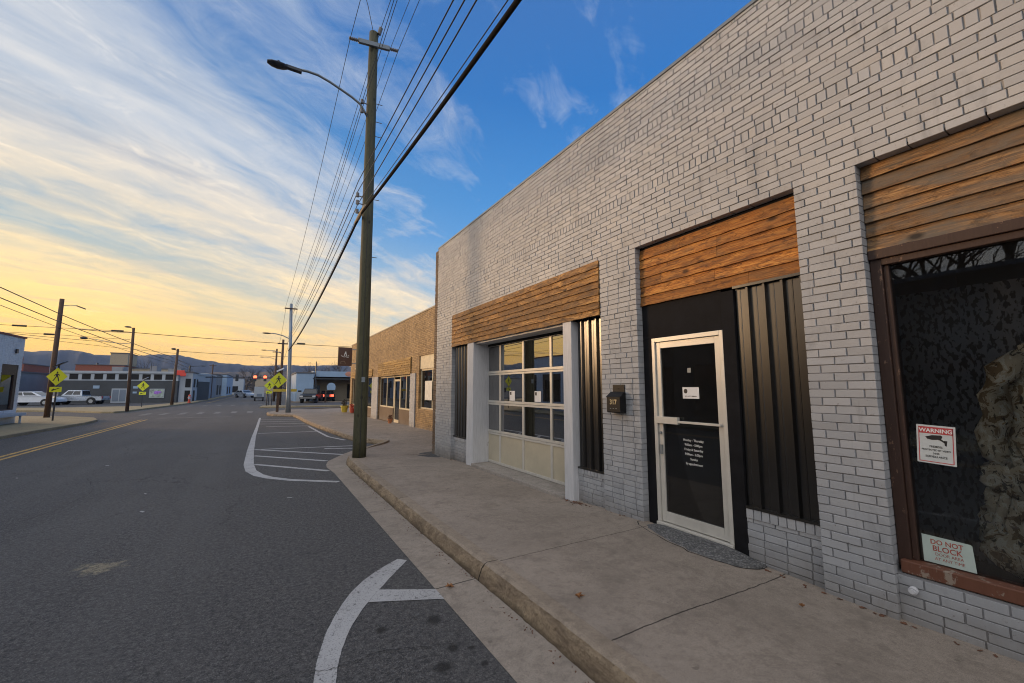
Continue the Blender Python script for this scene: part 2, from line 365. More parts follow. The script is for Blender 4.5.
M['tyre'] = simple('tyre_rubber', (.018,.018,.018), .85)
M['rim'] = simple('alloy_rim', (.35,.36,.37), .35, .8)
M['tail'] = simple('tail_light_red', (.35,.01,.015), .3)
M['tail_on'] = simple('lit_tail_light', (.6,.05,.03), .4, emit=(1,.10,.05), es=2.2)
M['head'] = simple('head_light', (.6,.6,.6), .2)
M['sig_on'] = simple('lit_red_signal', (.8,.05,.02), .4, emit=(1,.10,.04), es=3.2)
M['leaf'] = simple('dry_leaf', (.28,.13,.05), .8, 0, .4, 40)
M['debris'] = simple('leaf_debris', (.13,.06,.035), .9, 0, .4, 40)
M['bark'] = simple('dark_bark', (.045,.035,.028), .9)
M['ground'] = simple('dry_ground', (.13,.115,.08), .95, 0, .2, .05)
M['hill'] = simple('hill_forest_haze_tint', (.028,.034,.042), .95, 0, .35, .02)  # dark forest colour with the blue of evening haze mixed in
M['woods'] = simple('winter_woods', (.085,.068,.052), .95, 0, .35, .2)
M['poster'] = simple('poster_paper', (.72,.68,.60), .6)
M['cream_panel'] = simple('cream_transom', (.62,.54,.38), .4)
M['purple'] = simple('mural_purple', (.35,.16,.60), .6, 0, .5, 6)
M['mural'] = simple('mural_ground', (.30,.36,.33), .6, 0, .6, 3)
M['sign_brown'] = simple('sign_brown', (.075,.032,.018), .5, 0, .2, 3)
M['terracotta'] = simple('terracotta', (.45,.17,.07), .8)
M['red_banner'] = simple('red_banner', (.65,.06,.04), .6)
M['orange_sign'] = simple('orange_sign', (.50,.22,.15), .6)
M['pot_yellow'] = simple('yellow_paint', (.5,.38,.04), .5)

def camo_mat():
    m = NT('camouflage_cloth'); v = m.coord(); n = m.noise(v, 11, 5, .6, 1.0); n2 = m.noise(m.coord(scale=(1,1,.5), loc=(4,2,7)), 20, 5, .6, 1.6)
    b = m.ramp(n, [(.36, (.26,.18,.10)), (.44, (.70,.60,.46)), (.56, (.90,.85,.75)), (.66, (.50,.34,.19))], 'CONSTANT')
    b = m.mix(m.ramp(n2, [(.58, 0.0), (.60, .92)]), b, (.05,.04,.032))
    m.bsdf(b, .9, 0, m.noise(v, 40, 4), .5, .02, .2); return m.m
M['camo'] = camo_mat()
def film_mat():
    m = NT('mottled_lace_curtain'); v = m.coord(scale=(1,1,.55)); n = m.noise(v, 34, 2, .5, .3)
    b = m.ramp(n, [(.44, (.02,.02,.025)), (.50, (.16,.165,.19))])
    m.bsdf(b, .85, 0, n, .2, .004, .2); return m.m
M['curtain'] = film_mat()

# ------------------------------------------------------------------ brick walls
def bricks(mb, X, y0, y1, z0, z1, holes=(), headers=(), bl=.2, bh=.0678, depth=.10, joint=.0068, out=1, zbase=0.0, cull=None):
    rows = []; zz0 = zbase; i = 0
    while zz0 > z0: zz0 -= bh; i -= 1
    while zz0 < z1:
        hd = next((h for h in headers if abs(zz0 - h) < bh/2), None)
        hh = .104 if hd is not None else bh
        rows.append((zz0, zz0+hh, hd is not None, i)); zz0 += hh; i += 1
    for (ra, rb, head, i) in rows:
        a = max(z0, ra); b = min(z1, rb)
        if b - a < .02: continue
        zm = (a+b)/2
        L = .0755 if head else bl
        spans = [(y0, y1)]
        for (hy0, hy1, hz0, hz1) in holes:
            if hz0 < zm < hz1:
                ns = []
                for (p, q) in spans:
                    if hy1 <= p or hy0 >= q: ns.append((p, q)); continue
                    if hy0 > p: ns.append((p, hy0))
                    if hy1 < q: ns.append((hy1, q))
                spans = ns
        off = (0 if i % 2 else L/2) + (random.uniform(-.018, .018))
        for (p, q) in spans:
            k = math.floor((p - off)/L); y = k*L + off
            while y < q - 1e-6:
                s, e = max(y, p), min(y+L*(1 if head or random.random() > .01 else .5), q)
                if q - e < .045: e = q
                y = e
                if e - s < .045:
                    if e >= q - 1e-6: break
                    e = min(e + L*.5, q); y = e
                j = (joint + max(0, random.gauss(.0012, .0022)))/2 + .0004
                ys, ye = s + (j if s > p+1e-6 else 0), e - (j if e < q-1e-6 else 0)
                zs, ze = a + joint/2 + random.uniform(-.0012,.0012), b - joint/2 + random.uniform(-.0012,.0012)
                dx = random.gauss(0, .0019 if not head else .0008); t = random.gauss(0, .0013); u = random.gauss(0, .0011); g = .0024
                x = X + dx
                ring = [(ys,zs),(ye,zs),(ye,ze),(ys,ze)]
                def px(yy, zz, d): return x + out*(d + (t if yy > (ys+ye)/2 else -t) + (u if zz > (zs+ze)/2 else -u))
                v = [(px(yy,zz,0)-0, yy + (g if yy==ys else -g), zz + (g if zz==zs else -g)) for yy,zz in ring]
                v += [(px(yy,zz,g*1.1), yy, zz) for yy,zz in ring]
                v += [(X + out*depth, yy, zz) for yy,zz in ring]
                f = [(0,3,2,1) if out > 0 else (0,1,2,3)]
                for k2 in range(4):
                    m2 = (k2+1) % 4
                    if out > 0: f += [(k2, m2, m2+4, k2+4), (k2+4, m2+4, m2+8, k2+8)]
                    else: f += [(m2, k2, k2+4, m2+4), (m2+4, k2+4, k2+8, m2+8)]
                mb.add(v, f, random.random())
def slab_with_holes(mb, x0, x1, y0, y1, z0, z1, holes, eps=.006):
    ys = sorted(set([y0, y1] + [min(max(h[0]-eps, y0), y1) for h in holes] + [min(max(h[1]+eps, y0), y1) for h in holes]))
    for a, b in zip(ys, ys[1:]):
        if b - a < 1e-5: continue
        m = (a+b)/2; segs = [(z0, z1)]
        for h in holes:
            if h[0]-eps < m < h[1]+eps:
                ns = []
                for p, q in segs:
                    lo, hi = h[2]-eps, h[3]+eps
                    if hi <= p or lo >= q: ns.append((p, q)); continue
                    if lo > p: ns.append((p, lo))
                    if hi < q: ns.append((hi, q))
                segs = ns
        for p, q in segs: mb.box(x0, x1, a, b, p, q)

def boards(mb, X, y0, y1, z0, z1, n, rough=.0, proud=.018, thick=.022):
    h = (z1 - z0)/n
    for i in range(n):
        a, b = z0 + i*h, z0 + (i+1)*h
        cuts = [y0]
        y = y0 + random.uniform(.4, 1.6)
        while y < y1 - .3: cuts.append(y); y += random.uniform(1.0, 2.2)
        cuts.append(y1)
        for p, q in zip(cuts, cuts[1:]):
            seg = max(1, int((q-p)/.12)); rings = []; jb = random.uniform(0, .006)
            for k in range(seg+1):
                yy = p + (q-p)*k/seg
                yy += .0015 if k == 0 and p > y0 else (-.0015 if k == seg and q < y1 else 0)
                wob = random.gauss(0, rough); w2 = random.gauss(0, rough*.4)
                rings.append([(X - proud - jb + w2, yy, a - .012 + wob), (X - .004 + w2, yy, b - .004), (X + thick, yy, b - .004), (X + thick - proud, yy, a - .012 + wob)])
            mb.loft(rings, c=random.random())

# ------------------------------------------------------------------ main building
WX = 4.08; Y0, Y1 = -6.0, 10.82; ZT = 5.68
B = thing('brick_building', 'long grey painted brick building with garage door, black entrance and display window', 'building', (WX, Y0, 0))
H1 = (4.36, 9.75, -.5, 3.605)      # garage bay
H2 = (1.79, 3.69, -.5, 3.59)       # entrance bay
H3 = (-2.6, 1.325, -.5, 3.60)      # display window bay
holes = [H1, H2, H3]
mb = MB(); bricks(mb, WX, Y0, Y1, -.15, ZT-.03, holes, headers=(4.285, 5.01), zbase=-.02)
# knee walls inside the bays
KX = WX + .085
bricks(mb, KX, 8.80, 9.75, -.15, .50, depth=.08, zbase=-.02)
bricks(mb, KX, 4.36, 5.00, -.15, .50, depth=.08, zbase=-.02)
bricks(mb, KX, 1.79, 2.46, -.05, .50, depth=.08, zbase=-.02)
bricks(mb, WX+.05, -2.6, 1.325, -.05, .405, depth=.08, zbase=-.02)
mb.build('front_wall', M['brick'], B)
# upright brick sills on the knee walls
mb = MB()
for (a, b, zt) in ((8.80, 9.75, .585), (4.36, 5.00, .575), (1.79, 2.46, .585)):
    n = round((b-a)/.072); w = (b-a)/n
    mb = MB()
    for k in range(n):
        mb.box(KX - .012 + random.gauss(0, .002), KX + .1, a+k*w+.004, a+(k+1)*w-.004, .495, zt + random.gauss(0, .002), random.random())
    mb.build('brick_sill', M['brick'], B, bevel=.003, seg=1)
mb = MB(); slab_with_holes(mb, WX+.0095, WX+.26, Y0, Y1-.002, -.15, ZT-.03, holes)
for (a, b, zt) in ((8.80, 9.75, .56), (4.36, 5.00, .56), (1.79, 2.46, .56), (-2.6, 1.325, .40)):
    kx = WX+.05 if zt == .40 else KX
    mb.box(kx+.0095, kx+.13, a-.01, b+.01, -.15, zt)
mb.build('mortar_bed', M['mortar'], B)
# unpainted end strip
mb = MB(); bricks(mb, WX+.004, Y1+.002, Y1+.22, -.15, ZT-.05, depth=.24)
mb.build('end_strip', M['brown_brick'], B)
mb = MB(); mb.box(WX-.012, WX+.30, Y0, Y1+.02, ZT-.029, ZT+.012)
mb.build('coping', M['lampgrey'], B, bevel=.004)
# shell
mb = MB()
mb.box(WX+.262, 16, Y1-.10, Y1+.168, -.15, ZT-.06); mb.box(WX+.262, 16, Y0, Y0+.25, -.15, ZT-.06); mb.box(16.002, 16.25, Y0, Y1+.168, -.15, ZT-.06)
mb.build('side_wall', M['brown_brick'], B)
mb = MB(); mb.box(WX+.262, 16, Y0+.252, Y1-.102, ZT-.6, ZT-.45); mb.build('roof', M['roofing'], B)
mb = MB(); mb.box(WX+.62, 15.9, Y0+.3, Y1-.15, 3.7, 3.75); mb.build('ceiling', M['interior'], B)
mb = MB(); mb.box(WX+.262, 15.9, 1.55, 1.68, .1, 3.69); mb.box(WX+.262, 15.9, 4.02, 4.12, .1, 3.69); mb.box(9.0, 9.1, 4.13, Y1-.16, .1, 3.69)
mb.box(7.6, 7.7, Y0+.26, 1.54, .1, 3.69); mb.box(8.2, 8.3, 1.69, 4.01, .1, 3.69)
mb.build('partition', M['interior'], B)
mb = MB(); mb.box(WX+.14, 15.9, Y0+.26, Y1-.15, -.1, .098); mb.build('floor_slab', M['interior_floor'], B)

# wood panels over the bays
mb = MB(); boards(mb, WX+.0, 4.37, 9.74, 2.80, 3.60, 8, .0028, .022, .03); mb.build('wood_panel', M['wood_old'], B)['label'] = 'brown weathered boards above garage door'
mb = MB(); boards(mb, WX+.095, 1.80, 3.685, 2.815, 3.545, 6, .002, .022); mb.build('wood_panel', M['wood'], B)['label'] = 'orange boards above entrance'
mb = MB(); boards(mb, WX+.10, -2.59, 1.32, 2.86, 3.585, 6, .0022, .026); mb.build('wood_panel', M['wood_grey'], B)['label'] = 'orange and grey boards above display window'
mb = MB(); mb.box(WX+.10, WX+.24, 1.79, 3.69, 2.80, 3.60); mb.box(WX+.118, WX+.24, -2.6, 1.325, 2.84, 3.60); mb.box(WX+.035, WX+.2, 4.36, 9.75, 2.84, 3.6)
mb.build('backing_board', M['black_paint'], B)

# ribbed metal panels
def ribbed(mb, X, ya, yb, za, zb):
    prof = []; y = ya
    pitch = .165
    while y < yb:
        for dy, d in ((0, 0), (.014, .034), (.036, .034), (.050, 0), (.104, 0), (.108, .004), (.114, .004), (.118, 0)):
            if y + dy < yb: prof.append((y+dy, d))
        y += pitch
    prof.append((yb, 0))
    v = [(X-d, yy, za) for yy, d in prof] + [(X-d, yy, zb) for yy, d in prof]; n = len(prof)
    mb.add(v, [(i, i+n, i+1+n, i+1) for i in range(n-1)])
    mb.box(X+.002, X+.03, ya, yb, za, zb)
for (a, b, za, zb, lab) in ((8.81, 9.745, .59, 2.80, 'black ribbed metal panel left of garage door'), (4.365, 4.99, .58, 2.80, 'black ribbed metal panel right of garage door'), (1.80, 2.455, .60, 2.775, 'black ribbed metal panel right of entrance')):
    mb = MB(); ribbed(mb, WX+.115, a, b, za, zb)
    o = mb.build('metal_panel', M['black_metal'], B); o['label'] = lab
    mb = MB(); mb.box(WX+.06, WX+.14, a, b, zb+.002, zb+.028); mb.build('trim', M['black_metal'], o)
    mb = MB(); mb.box(WX+.066, WX+.14, a, b, za-.014, za+.010); mb.build('trim', M['black_metal'], o)

# garage posts, lintel
mb = MB(); mb.box(WX-.015, WX+.40, 8.47, 8.795, -.1, 2.79); mb.build('door_post', M['post_white'], B, bevel=.006)
mb = MB(); mb.box(WX-.015, WX+.32, 5.0, 5.21, -.1, 2.79); mb.build('door_post', M['post_white'], B, bevel=.006)
mb = MB(); mb.box(WX+.04, WX+.36, 5.212, 8.468, 2.752, 2.84); mb.build('lintel', M['post_white'], B, bevel=.004)
mb = MB(); mb.box(WX+.362, WX+.50, 5.0, 9.0, 2.70, 3.55); mb.build('header_board', M['dark_gap'], B)
mb = MB(); mb.prism([(WX-.06, 5.213), (WX+.5, 5.213), (WX+.5, 8.465), (WX-.05, 8.465)], -.05, .128); mb.build('garage_apron', M['apron'], B, bevel=.01)
# garage door
GX = WX+.37; ga, gb = 5.14, 8.86; zs = [.132, .79, 1.435, 2.085, 2.735]; nc = 4; cw = (gb-ga)/nc
gd = MB()
st = .032
for i, (a, b) in enumerate(zip(zs, zs[1:])):
    gd.box(GX, GX+.045, ga, gb, a+.003, a+.052); gd.box(GX, GX+.045, ga, gb, b-.042, b-.003)
    for k in range(nc+1):
        y = ga + k*cw; w = st if 0 < k < nc else st*1.3
        gd.box(GX+.0015, GX+.0435, max(ga, y-w), min(gb, y+w), a+.0525, b-.0425)
garage = gd.build('garage_door', M['alu'], B, bevel=.003); garage['label'] = 'sectional garage door of glass over cream panels'
for k in range(nc):
    mb = MB(); y = ga+k*cw; mb.box(GX+.016, GX+.026, y+st*1.0, y+cw-st*1.0, zs[0]+.053, zs[1]-.043); mb.build('panel', M['door_cream'], garage)
for i in (1, 2, 3):
    for k in range(nc):
        mb = MB(); y = ga+k*cw; mb.box(GX+.018, GX+.024, y+st, y+cw-st, zs[i]+.053, zs[i+1]-.043); mb.build('pane', M['glass_garage'], garage)

# entrance: black surround and door
mb = MB(); mb.box(WX+.10, WX+.2, 2.605, 3.69, 2.372, 2.81); mb.build('black_header', M['black_paint'], B, bevel=.004)
mb = MB(); mb.box(WX+.098, WX+.22, 3.548, 3.69, .1, 2.371); mb.build('black_jamb', M['black_paint'], B, bevel=.004)
mb = MB(); mb.box(WX+.082, WX+.22, 2.462, 2.602, .08, 2.775); mb.build('black_post', M['black_paint'], B, bevel=.004)
DX = WX+.105; da, db = 2.604, 3.547; dz0, dz1 = .185, 2.37
mb = MB(); mb.box(DX-.02, DX+.09, da, da+.045, dz0, dz1); mb.box(DX-.02, DX+.09, db-.045, db, dz0, dz1); mb.box(DX-.02, DX+.09, da+.0455, db-.0455, dz1-.05, dz1)
mb.box(DX-.045, DX+.12, da, db, dz0-.05, dz0-.002)
mb.build('door_frame', M['alu'], B, bevel=.003)
mb = MB(); a, b = da+.05, db-.05
mb.box(DX, DX+.045, a, a+.062, dz0+.008, dz1-.055); mb.box(DX, DX+.045, b-.062, b, dz0+.008, dz1-.055)
mb.box(DX+.001, DX+.044, a+.0625, b-.0625, dz0+.008, dz0+.125); mb.box(DX+.001, DX+.044, a+.0625, b-.0625, dz1-.13, dz1-.055)
door = mb.build('door', M['alu'], B, bevel=.003)
mb = MB(); mb.box(DX+.018, DX+.026, a+.062, b-.062, dz0+.125, dz1-.13); mb.build('pane', M['glass'], door)
mb = MB(); mb.box(DX-.035, DX-.012, a+.02, b-.02, 1.352, 1.378); mb.box(DX-.042, DX+.0, b-.30, b-.0, 1.335, 1.415); mb.build('push_bar', M['alu'], door, bevel=.003)
mb = MB(); mb.tube([(DX-.02, b-.03, 1.22),(DX-.002, b-.03, 1.22)], .016, 12); mb.build('lock', M['steel'], door); mb = MB(); mb.box(DX-.012, DX-.001, b-.05, b-.01, .97, 1.08); mb.build('lock_plate', M['steel'], door)
hrs = ["Monday - Thursday", "9:00am - 5:00pm", "Friday & Saturday", "9:00am - 6:00pm", "Sunday", "by appointment"]
mb = MB()
for i, t in enumerate(hrs):
    text_mb(t, .036, wallM(DX+.0165, 3.045, 1.155 - i*.052), .0006, 'CENTER', .92, .0006).build('lettering', M['lettering'], door)

# door card and small sticker
nt = thing('door_card', 'white business card sign with round black emblem taped inside the entrance door glass', 'sign', (DX+.012, 3.045, 1.7))
mb = MB(); mb.box(DX+.013, DX+.0165, 2.94, 3.15, 1.635, 1.765); mb.build('card', M['white'], nt)
mb = MB(); mb.ell(DX+.0125, 3.11, 1.72, .001, .024, .028, 16, 8); mb.box(DX+.0118, DX+.0127, 2.97, 3.03, 1.66, 1.666)
m2 = text_mb("BY APPT ONLY", .02, wallM(DX+.0124, 3.05, 1.655), .0004); mb.add(m2.v, m2.f); mb.build('print', M['blackprint'], nt)
mb = MB(); mb.box(DX+.013, DX+.0165, 3.03, 3.075, 1.93, 1.985); o = mb.build('door_sticker', M['lampgrey'])
tag(o, 'tiny grey sticker high on the entrance door glass above the white card', 'sticker')
# papers on garage glass
for (y, lab) in ((7.43, 'white paper notice on garage door glass, the farther of the two'), (6.50, 'white paper notice on garage door glass, the nearer of the two')):
    nt = thing('paper_notice', lab, 'notice', (GX+.014, y, 1.62), 'paper notices on the garage door')
    mb = MB(); mb.box(GX+.0115, GX+.0145, y-.105, y+.105, 1.50, 1.70); mb.build('paper', M['white'], nt)
    mb = MB(); mb.box(GX+.0100, GX+.0112, y+.03, y+.085, 1.62, 1.68); mb.build('print', M['blackprint'], nt)

# display window
FX = WX+.10
mb = MB(); mb.box(FX-.01, FX+.10, 1.248, 1.322, .44, 2.855)
mb.box(FX-.035, FX+.10, -2.6, 1.322, 2.775, 2.852); 
mb.box(FX+.012, FX+.10, 1.212, 1.2475, .50, 2.72); mb.box(FX-.012, FX+.10, -2.6, 1.2475, 2.722, 2.7745)
win = mb.build('display_window', M['frame_brown'], B, bevel=.005)
mb = MB(); mb.box(FX-.055, FX+.11, -2.6, 1.30, .408, .498); mb.build('sill', M['sill_red'], win, bevel=.008)
mb = MB(); mb.box(FX+.040, FX+.048, -2.6, 1.212, .498, 2.722); mb.build('pane', M['glass_window'], win)
mb = MB()
pts = []
n = 60
for k in range(n+1):
    y = 1.52 - k*(2.2/n); x = WX+.62 + .010*math.sin(k*1.3) + .008*math.sin(k*.55+1); pts.append((x, y))
v = [(x, y, .35) for x, y in pts] + [(x+.01*math.sin(i), y, 2.55) for i, (x, y) in enumerate(pts)]
mb.add(v, [(i, i+1, i+2+n, i+1+n) for i in range(n)]); v2 = [(x+.004, y, z) for x, y, z in v]; mb.add(v2, [(i, i+1+n, i+2+n, i+1) for i in range(n)])
cur = mb.build('lace_curtain', M['curtain'], None, smooth=True)
tag(cur, 'dark mottled lace curtain hanging inside the display window', 'curtain')
# pipe stub
mb = MB(); mb.tube([(WX+.085, 1.235, .310),(WX+.035, 1.235, .31),(WX+.034, 1.235, .31),(WX+.005, 1.235, .305),(WX+.004,1.235,.305),(WX-.005,1.235,.305)], [.018,.018,.026,.026,.016,.016], 14)
mb.build('hose_spigot', M['post_white'], B, smooth=False)

# doorstep patch of rough concrete
mb = MB(); edge = [(4.17,3.70),(4.02,3.74),(3.93,3.62),(3.86,3.4),(3.80,3.12),(3.78,2.85),(3.80,2.6),(3.88,2.42),(4.0,2.3),(4.12,2.27),(4.17,2.42)]
e2 = []
for (p, q) in zip(edge, edge[1:]+edge[:1]):
    for t in (0, .33, .66):
        e2.append((p[0]+(q[0]-p[0])*t+random.gauss(0,.008)*(p[0]<4.1), p[1]+(q[1]-p[1])*t+random.gauss(0,.008)*(p[0]<4.1)))
c_ = (4.08, 3.0); rings = [[(x, y, .08) for x, y in e2]]
for k in range(9):
    s_ = 1 - k*.11; zz = .118 + .052*math.sin(min(1, k/5)*math.pi/2)
    rings.append([(c_[0]+(x-c_[0])*s_, c_[1]+(y-c_[1])*s_, zz+random.gauss(0,.0012)) for x, y in e2])
mb.loft(rings); mb.build('doorstep', M['step'], B, smooth=True)
STEP_EDGE = [(c_[0]+(x-c_[0])*1.012, c_[1]+(y-c_[1])*1.008) for x, y in e2 if x < 4.1]

# mailbox
mbx = thing('mailbox', 'small black wall mailbox with house number on brick between garage and entrance', 'mailbox', (WX, 4.04, 1.44))
mb = MB(); y0, y1 = 3.915, 4.155
sidep = [(WX-.006, 1.435), (WX-.006, 1.70), (WX-.05, 1.69), (WX-.115, 1.63), (WX-.115, 1.445), (WX-.105, 1.435)]
mb.loft([[(x, y0, z) for x, z in sidep], [(x, y1, z) for x, z in sidep]]); mb.build('body', M['black_box'], mbx, bevel=.004)
mb = MB(); mb.box(WX-.012, WX-.001, 3.93, 4.14, 1.70, 1.80); mb.tube([(WX-.014, 4.035, 1.75),(WX-.018, 4.035, 1.75)], .008, 10); mb.build('back_plate', M['black_box'], mbx, bevel=.003)
mb = MB(); mb.loft([[(WX-.03, y0-.006, 1.708), (WX-.122, y0-.006, 1.640), (WX-.122, y0-.006, 1.632), (WX-.03, y0-.006, 1.70)], [(WX-.03, y1+.006, 1.708), (WX-.122, y1+.006, 1.640), (WX-.122, y1+.006, 1.632), (WX-.03, y1+.006, 1.70)]]); mb.build('lid', M['black_box'], mbx)
mb = text_mb("317", .088, wallM(WX-.117, 4.035, 1.545), .001, 'CENTER', .95, .002); mb.build('house_number', M['gold'], mbx)
for dy in (-.05, .0, .05):
    mb = MB(); mb.box(WX-.1165, WX-.1152, 4.035+dy-.012, 4.035+dy+.012, 1.485, 1.495); mb.build('slot', M['lampgrey'], mbx)

# security sign on glass
GXW = FX+.040
sg = thing('security_sign', 'red bordered white warning sticker with surveillance camera picture on the display window', 'sign', (GXW-.004, 1.05, 1.2))
rl = R_(-3)
def sq(mb, Mx, w, h, d0, d1, cx=0, cy=0):
    v = [Mx @ Vector((cx+a*w/2, cy+b*h/2, d)) for d in (d0, d1) for a, b in ((-1,-1),(1,-1),(1,1),(-1,1))]
    mb.add(v, [(3,2,1,0),(4,5,6,7),(0,1,5,4),(1,2,6,5),(2,3,7,6),(3,0,4,7)])
Mx = wallM(GXW-.002, 1.060, 1.345, rl)
mb = MB(); sq(mb, Mx, .205, .275, 0, .002); mb.build('sheet', M['signwhite'], sg)
mb = MB(); w, h = .178, .250
sq(mb, Mx, .005, h, .002, .0028, -w/2); sq(mb, Mx, .005, h, .002, .0028, w/2); sq(mb, Mx, w, .005, .002, .0028, 0, -h/2); sq(mb, Mx, w, .048, .002, .0028, 0, h/2-.024); mb.build('red_border', M['redprint'], sg)
mb = text_mb("WARNING", .038, Mx @ Matrix.Translation((0, h/2-.038, .0034)), .0003, 'CENTER', .95, .001); mb.build('heading', M['white'], sg)
mb = MB()
for (t, yy, s_) in (("PREMISES", -.022, .02), ("PROTECTED BY VIDEO", -.046, .0175), ("24HR", -.070, .018), ("SURVEILLANCE", -.094, .02)):
    m2 = text_mb(t, s_, Mx @ Matrix.Translation((0, yy, .0026)), .0003, 'CENTER', .85, .0003); mb.add(m2.v, m2.f)
def poly(mb, Mx, pts, d=.0026, t=.0006):
    n = len(pts); v = [Mx @ Vector((x, y, d)) for x, y in pts] + [Mx @ Vector((x, y, d+t)) for x, y in pts]
    mb.add(v, [tuple(range(n-1,-1,-1)), tuple(range(n, 2*n))] + [(i,(i+1)%n,(i+1)%n+n,i+n) for i in range(n)])
poly(mb, Mx, [(-.055,.052),(-.045,.038),(-.02,.032),(.028,.040),(.036,.062),(.028,.070),(-.02,.066)]); poly(mb, Mx, [(.012,.036),(.022,.034),(.044,.018),(.050,.026),(.030,.042)]); poly(mb, Mx, [(.043,.034),(.047,.0),(.056,-.004),(.060,.034)])
mb.build('print', M['blackprint'], sg)
# do not block sign
sg = thing('no_blocking_sign', 'pale mint DO NOT BLOCK sign leaning in the bottom corner of the display window', 'sign', (GXW-.004, 1.06, .5))
Mx = wallM(GXW-.004, 1.055, .598, 0)
mb = MB(); poly(mb, Mx, [(-.135,-.09),(.128,-.09),(.120,.082),(.112,.090),(-.135,.098)], 0, .002); mb.build('sheet', M['signmint'], sg)
mb = MB()
for (t, yy, s_) in (("DO NOT", .042, .046), ("BLOCK", -.004, .052)):
    text_mb(t, s_, Mx @ Matrix.Translation((-.008, yy, .0026)), .0003, 'CENTER', .9, .0008).build('lettering', M['rustred'], sg)
for (t, yy, s_) in (("DOOR AREA", -.034, .028), ("AT ANY TIME", -.066, .028)):
    text_mb(t, s_, Mx @ Matrix.Translation((0, yy, .0026)), .0003, 'CENTER', .9, 0).build('lettering', M['rustred'], sg)

# camouflage gear behind the glass
def lumpy(mb, c, r, seed, amp=.16, n=26, m_=18, sq_=1.0):
    random.seed(seed); ph = [(random.uniform(0, 6.28), random.randint(2, 7), random.randint(2, 7), random.uniform(.3, 1)) for _ in range(9)]
    rings = []
    for i in range(1, m_):
        a = math.pi*i/m_ - math.pi/2; ring = []
        for k in range(n):
            b = 2*math.pi*k/n
            d = 1 + amp*sum(w*math.sin(p*b + p0 + q*a*1.3) for p0, p, q, w in ph)/4.5
            ring.append((c[0]+r[0]*d*math.cos(a)**sq_*math.cos(b), c[1]+r[1]*d*math.cos(a)**sq_*math.sin(b), c[2]+r[2]*d*math.sin(a)))
        rings.append(ring)
    mb.loft(rings)
bp = thing('camouflage_backpack', 'grey and brown camouflage backpack on the floor of the display, lowest of the gear', 'backpack', (4.6, 0.790, .45))
mb = MB(); lumpy(mb, (4.45, 0.690, .80), (.14, .25, .30), 3, .22); mb.build('bag', M['camo'], bp, smooth=True)
mb = MB(); lumpy(mb, (4.36, 0.770, .68), (.08, .15, .14), 4, .2); mb.build('pocket', M['camo'], bp, smooth=True)
mb = MB(); mb.tube([(4.36, 0.770, 1.1),(4.32, 0.780, 1.0),(4.31, 0.820, .85),(4.34, 0.780, .68)], [.02,.028,.028,.02], 8); mb.tube([(4.36, 0.590, 1.1),(4.31, 0.570, .98),(4.30, 0.570, .8)], .022, 8); mb.build('strap', M['camo'], bp, smooth=True)
jk = thing('camouflage_jacket', 'pale camouflage jacket with sleeves hanging in the display window above the backpack', 'jacket', (4.6, 0.670, 1.2))
mb = MB(); lumpy(mb, (4.46, 0.550, 1.50), (.13, .27, .40), 8, .14); mb.build('body', M['camo'], jk, smooth=True)
mb = MB(); mb.tube([(4.40, 0.630, 1.97),(4.35, 0.730, 1.86),(4.32, 0.770, 1.70),(4.32, 0.760, 1.56),(4.34, 0.810, 1.44),(4.34, 0.800, 1.30),(4.34, 0.730, 1.22)], [.06,.085,.08,.072,.078,.066,.05], 14); mb.build('sleeve', M['camo'], jk, smooth=True)
mb = MB(); mb.tube([(4.4, 0.430, 1.95),(4.34, 0.370, 1.8),(4.32, 0.350, 1.6),(4.32, 0.370, 1.4)], [.06,.085,.075,.06], 14); mb.build('sleeve', M['camo'], jk, smooth=True)
mb = MB(); lumpy(mb, (4.46, 0.570, 1.98), (.09, .11, .09), 9, .1); mb.build('hood', M['camo'], jk, smooth=True)
vs_ = thing('camouflage_vest', 'small camouflage vest bundled between the jacket and the backpack in the display window', 'vest', (4.5, 0.770, 1.1))
mb = MB(); lumpy(mb, (4.36, 0.710, 1.16), (.07, .17, .13), 12, .26); mb.build('cloth', M['camo'], vs_, smooth=True)
mb = MB(); mb.box(4.30, 4.75, -2.5, 1.1, .12, .46); o = mb.build('display_plinth', M['interior'], None, bevel=.01); tag(o, 'low dark plinth under the camouflage gear inside the display window', 'plinth')
random.seed(21)

# ------------------------------------------------------------------ ground, road, sidewalks
def interp(tab, y):
    if y <= tab[0][0]: return tab[0][1]
    for (a, va), (b, vb) in zip(tab, tab[1:]):
        if y <= b: return va + (vb-va)*(y-a)/(b-a)
    return tab[-1][1]
CURB = [(-30,1.82),(3,1.81),(5,1.77),(9.7,1.765),(10.4,1.79),(10.9,1.87),(11.5,2.12),(12.2,2.55),(12.9,3.08),(13.35,3.34),(13.7,3.22),(14.67,2.76),(16,2.6),(17.7,2.47),(20.3,2.24),(22.8,2.07),(27.8,1.90),(29.4,1.80),(30.1,1.25),(30.6,.75),(31.3,.45),(33.5,.42),(35,.85),(36.5,1.9),(37.8,3.4),(38.8,5.2),(39.4,7.4)]
WALLZ = [(-30,.10),(.5,.07),(1.33,.07),(2.3,.10),(2.6,.12),(3.67,.145),(4.4,.12),(5.2,.08),(8.6,.06),(10.9,-.02),(12.5,.05),(15,.16),(18,.14),(22,.08),(26,.04),(32,.05),(40,.08)]
def smooth(t): t = max(0, min(1, t)); return t*t*(3-2*t)
def walk_z(x, y): return .15 + (interp(WALLZ, y) - .15)*smooth((x-2.3)/1.7)
ys = [ -12 + .25*i for i in range(int(51.4/.25)+1)] + [ .5+.06*i for i in range(190)]
ys = sorted(set([round(y,3) for y in ys] + [y for y, _ in CURB if y > -12]))
def stx(name, mb, m, **k): return tag(mb.build(name, m, **k), kind='structure')
mb = MB(); NX = 14
rows = []
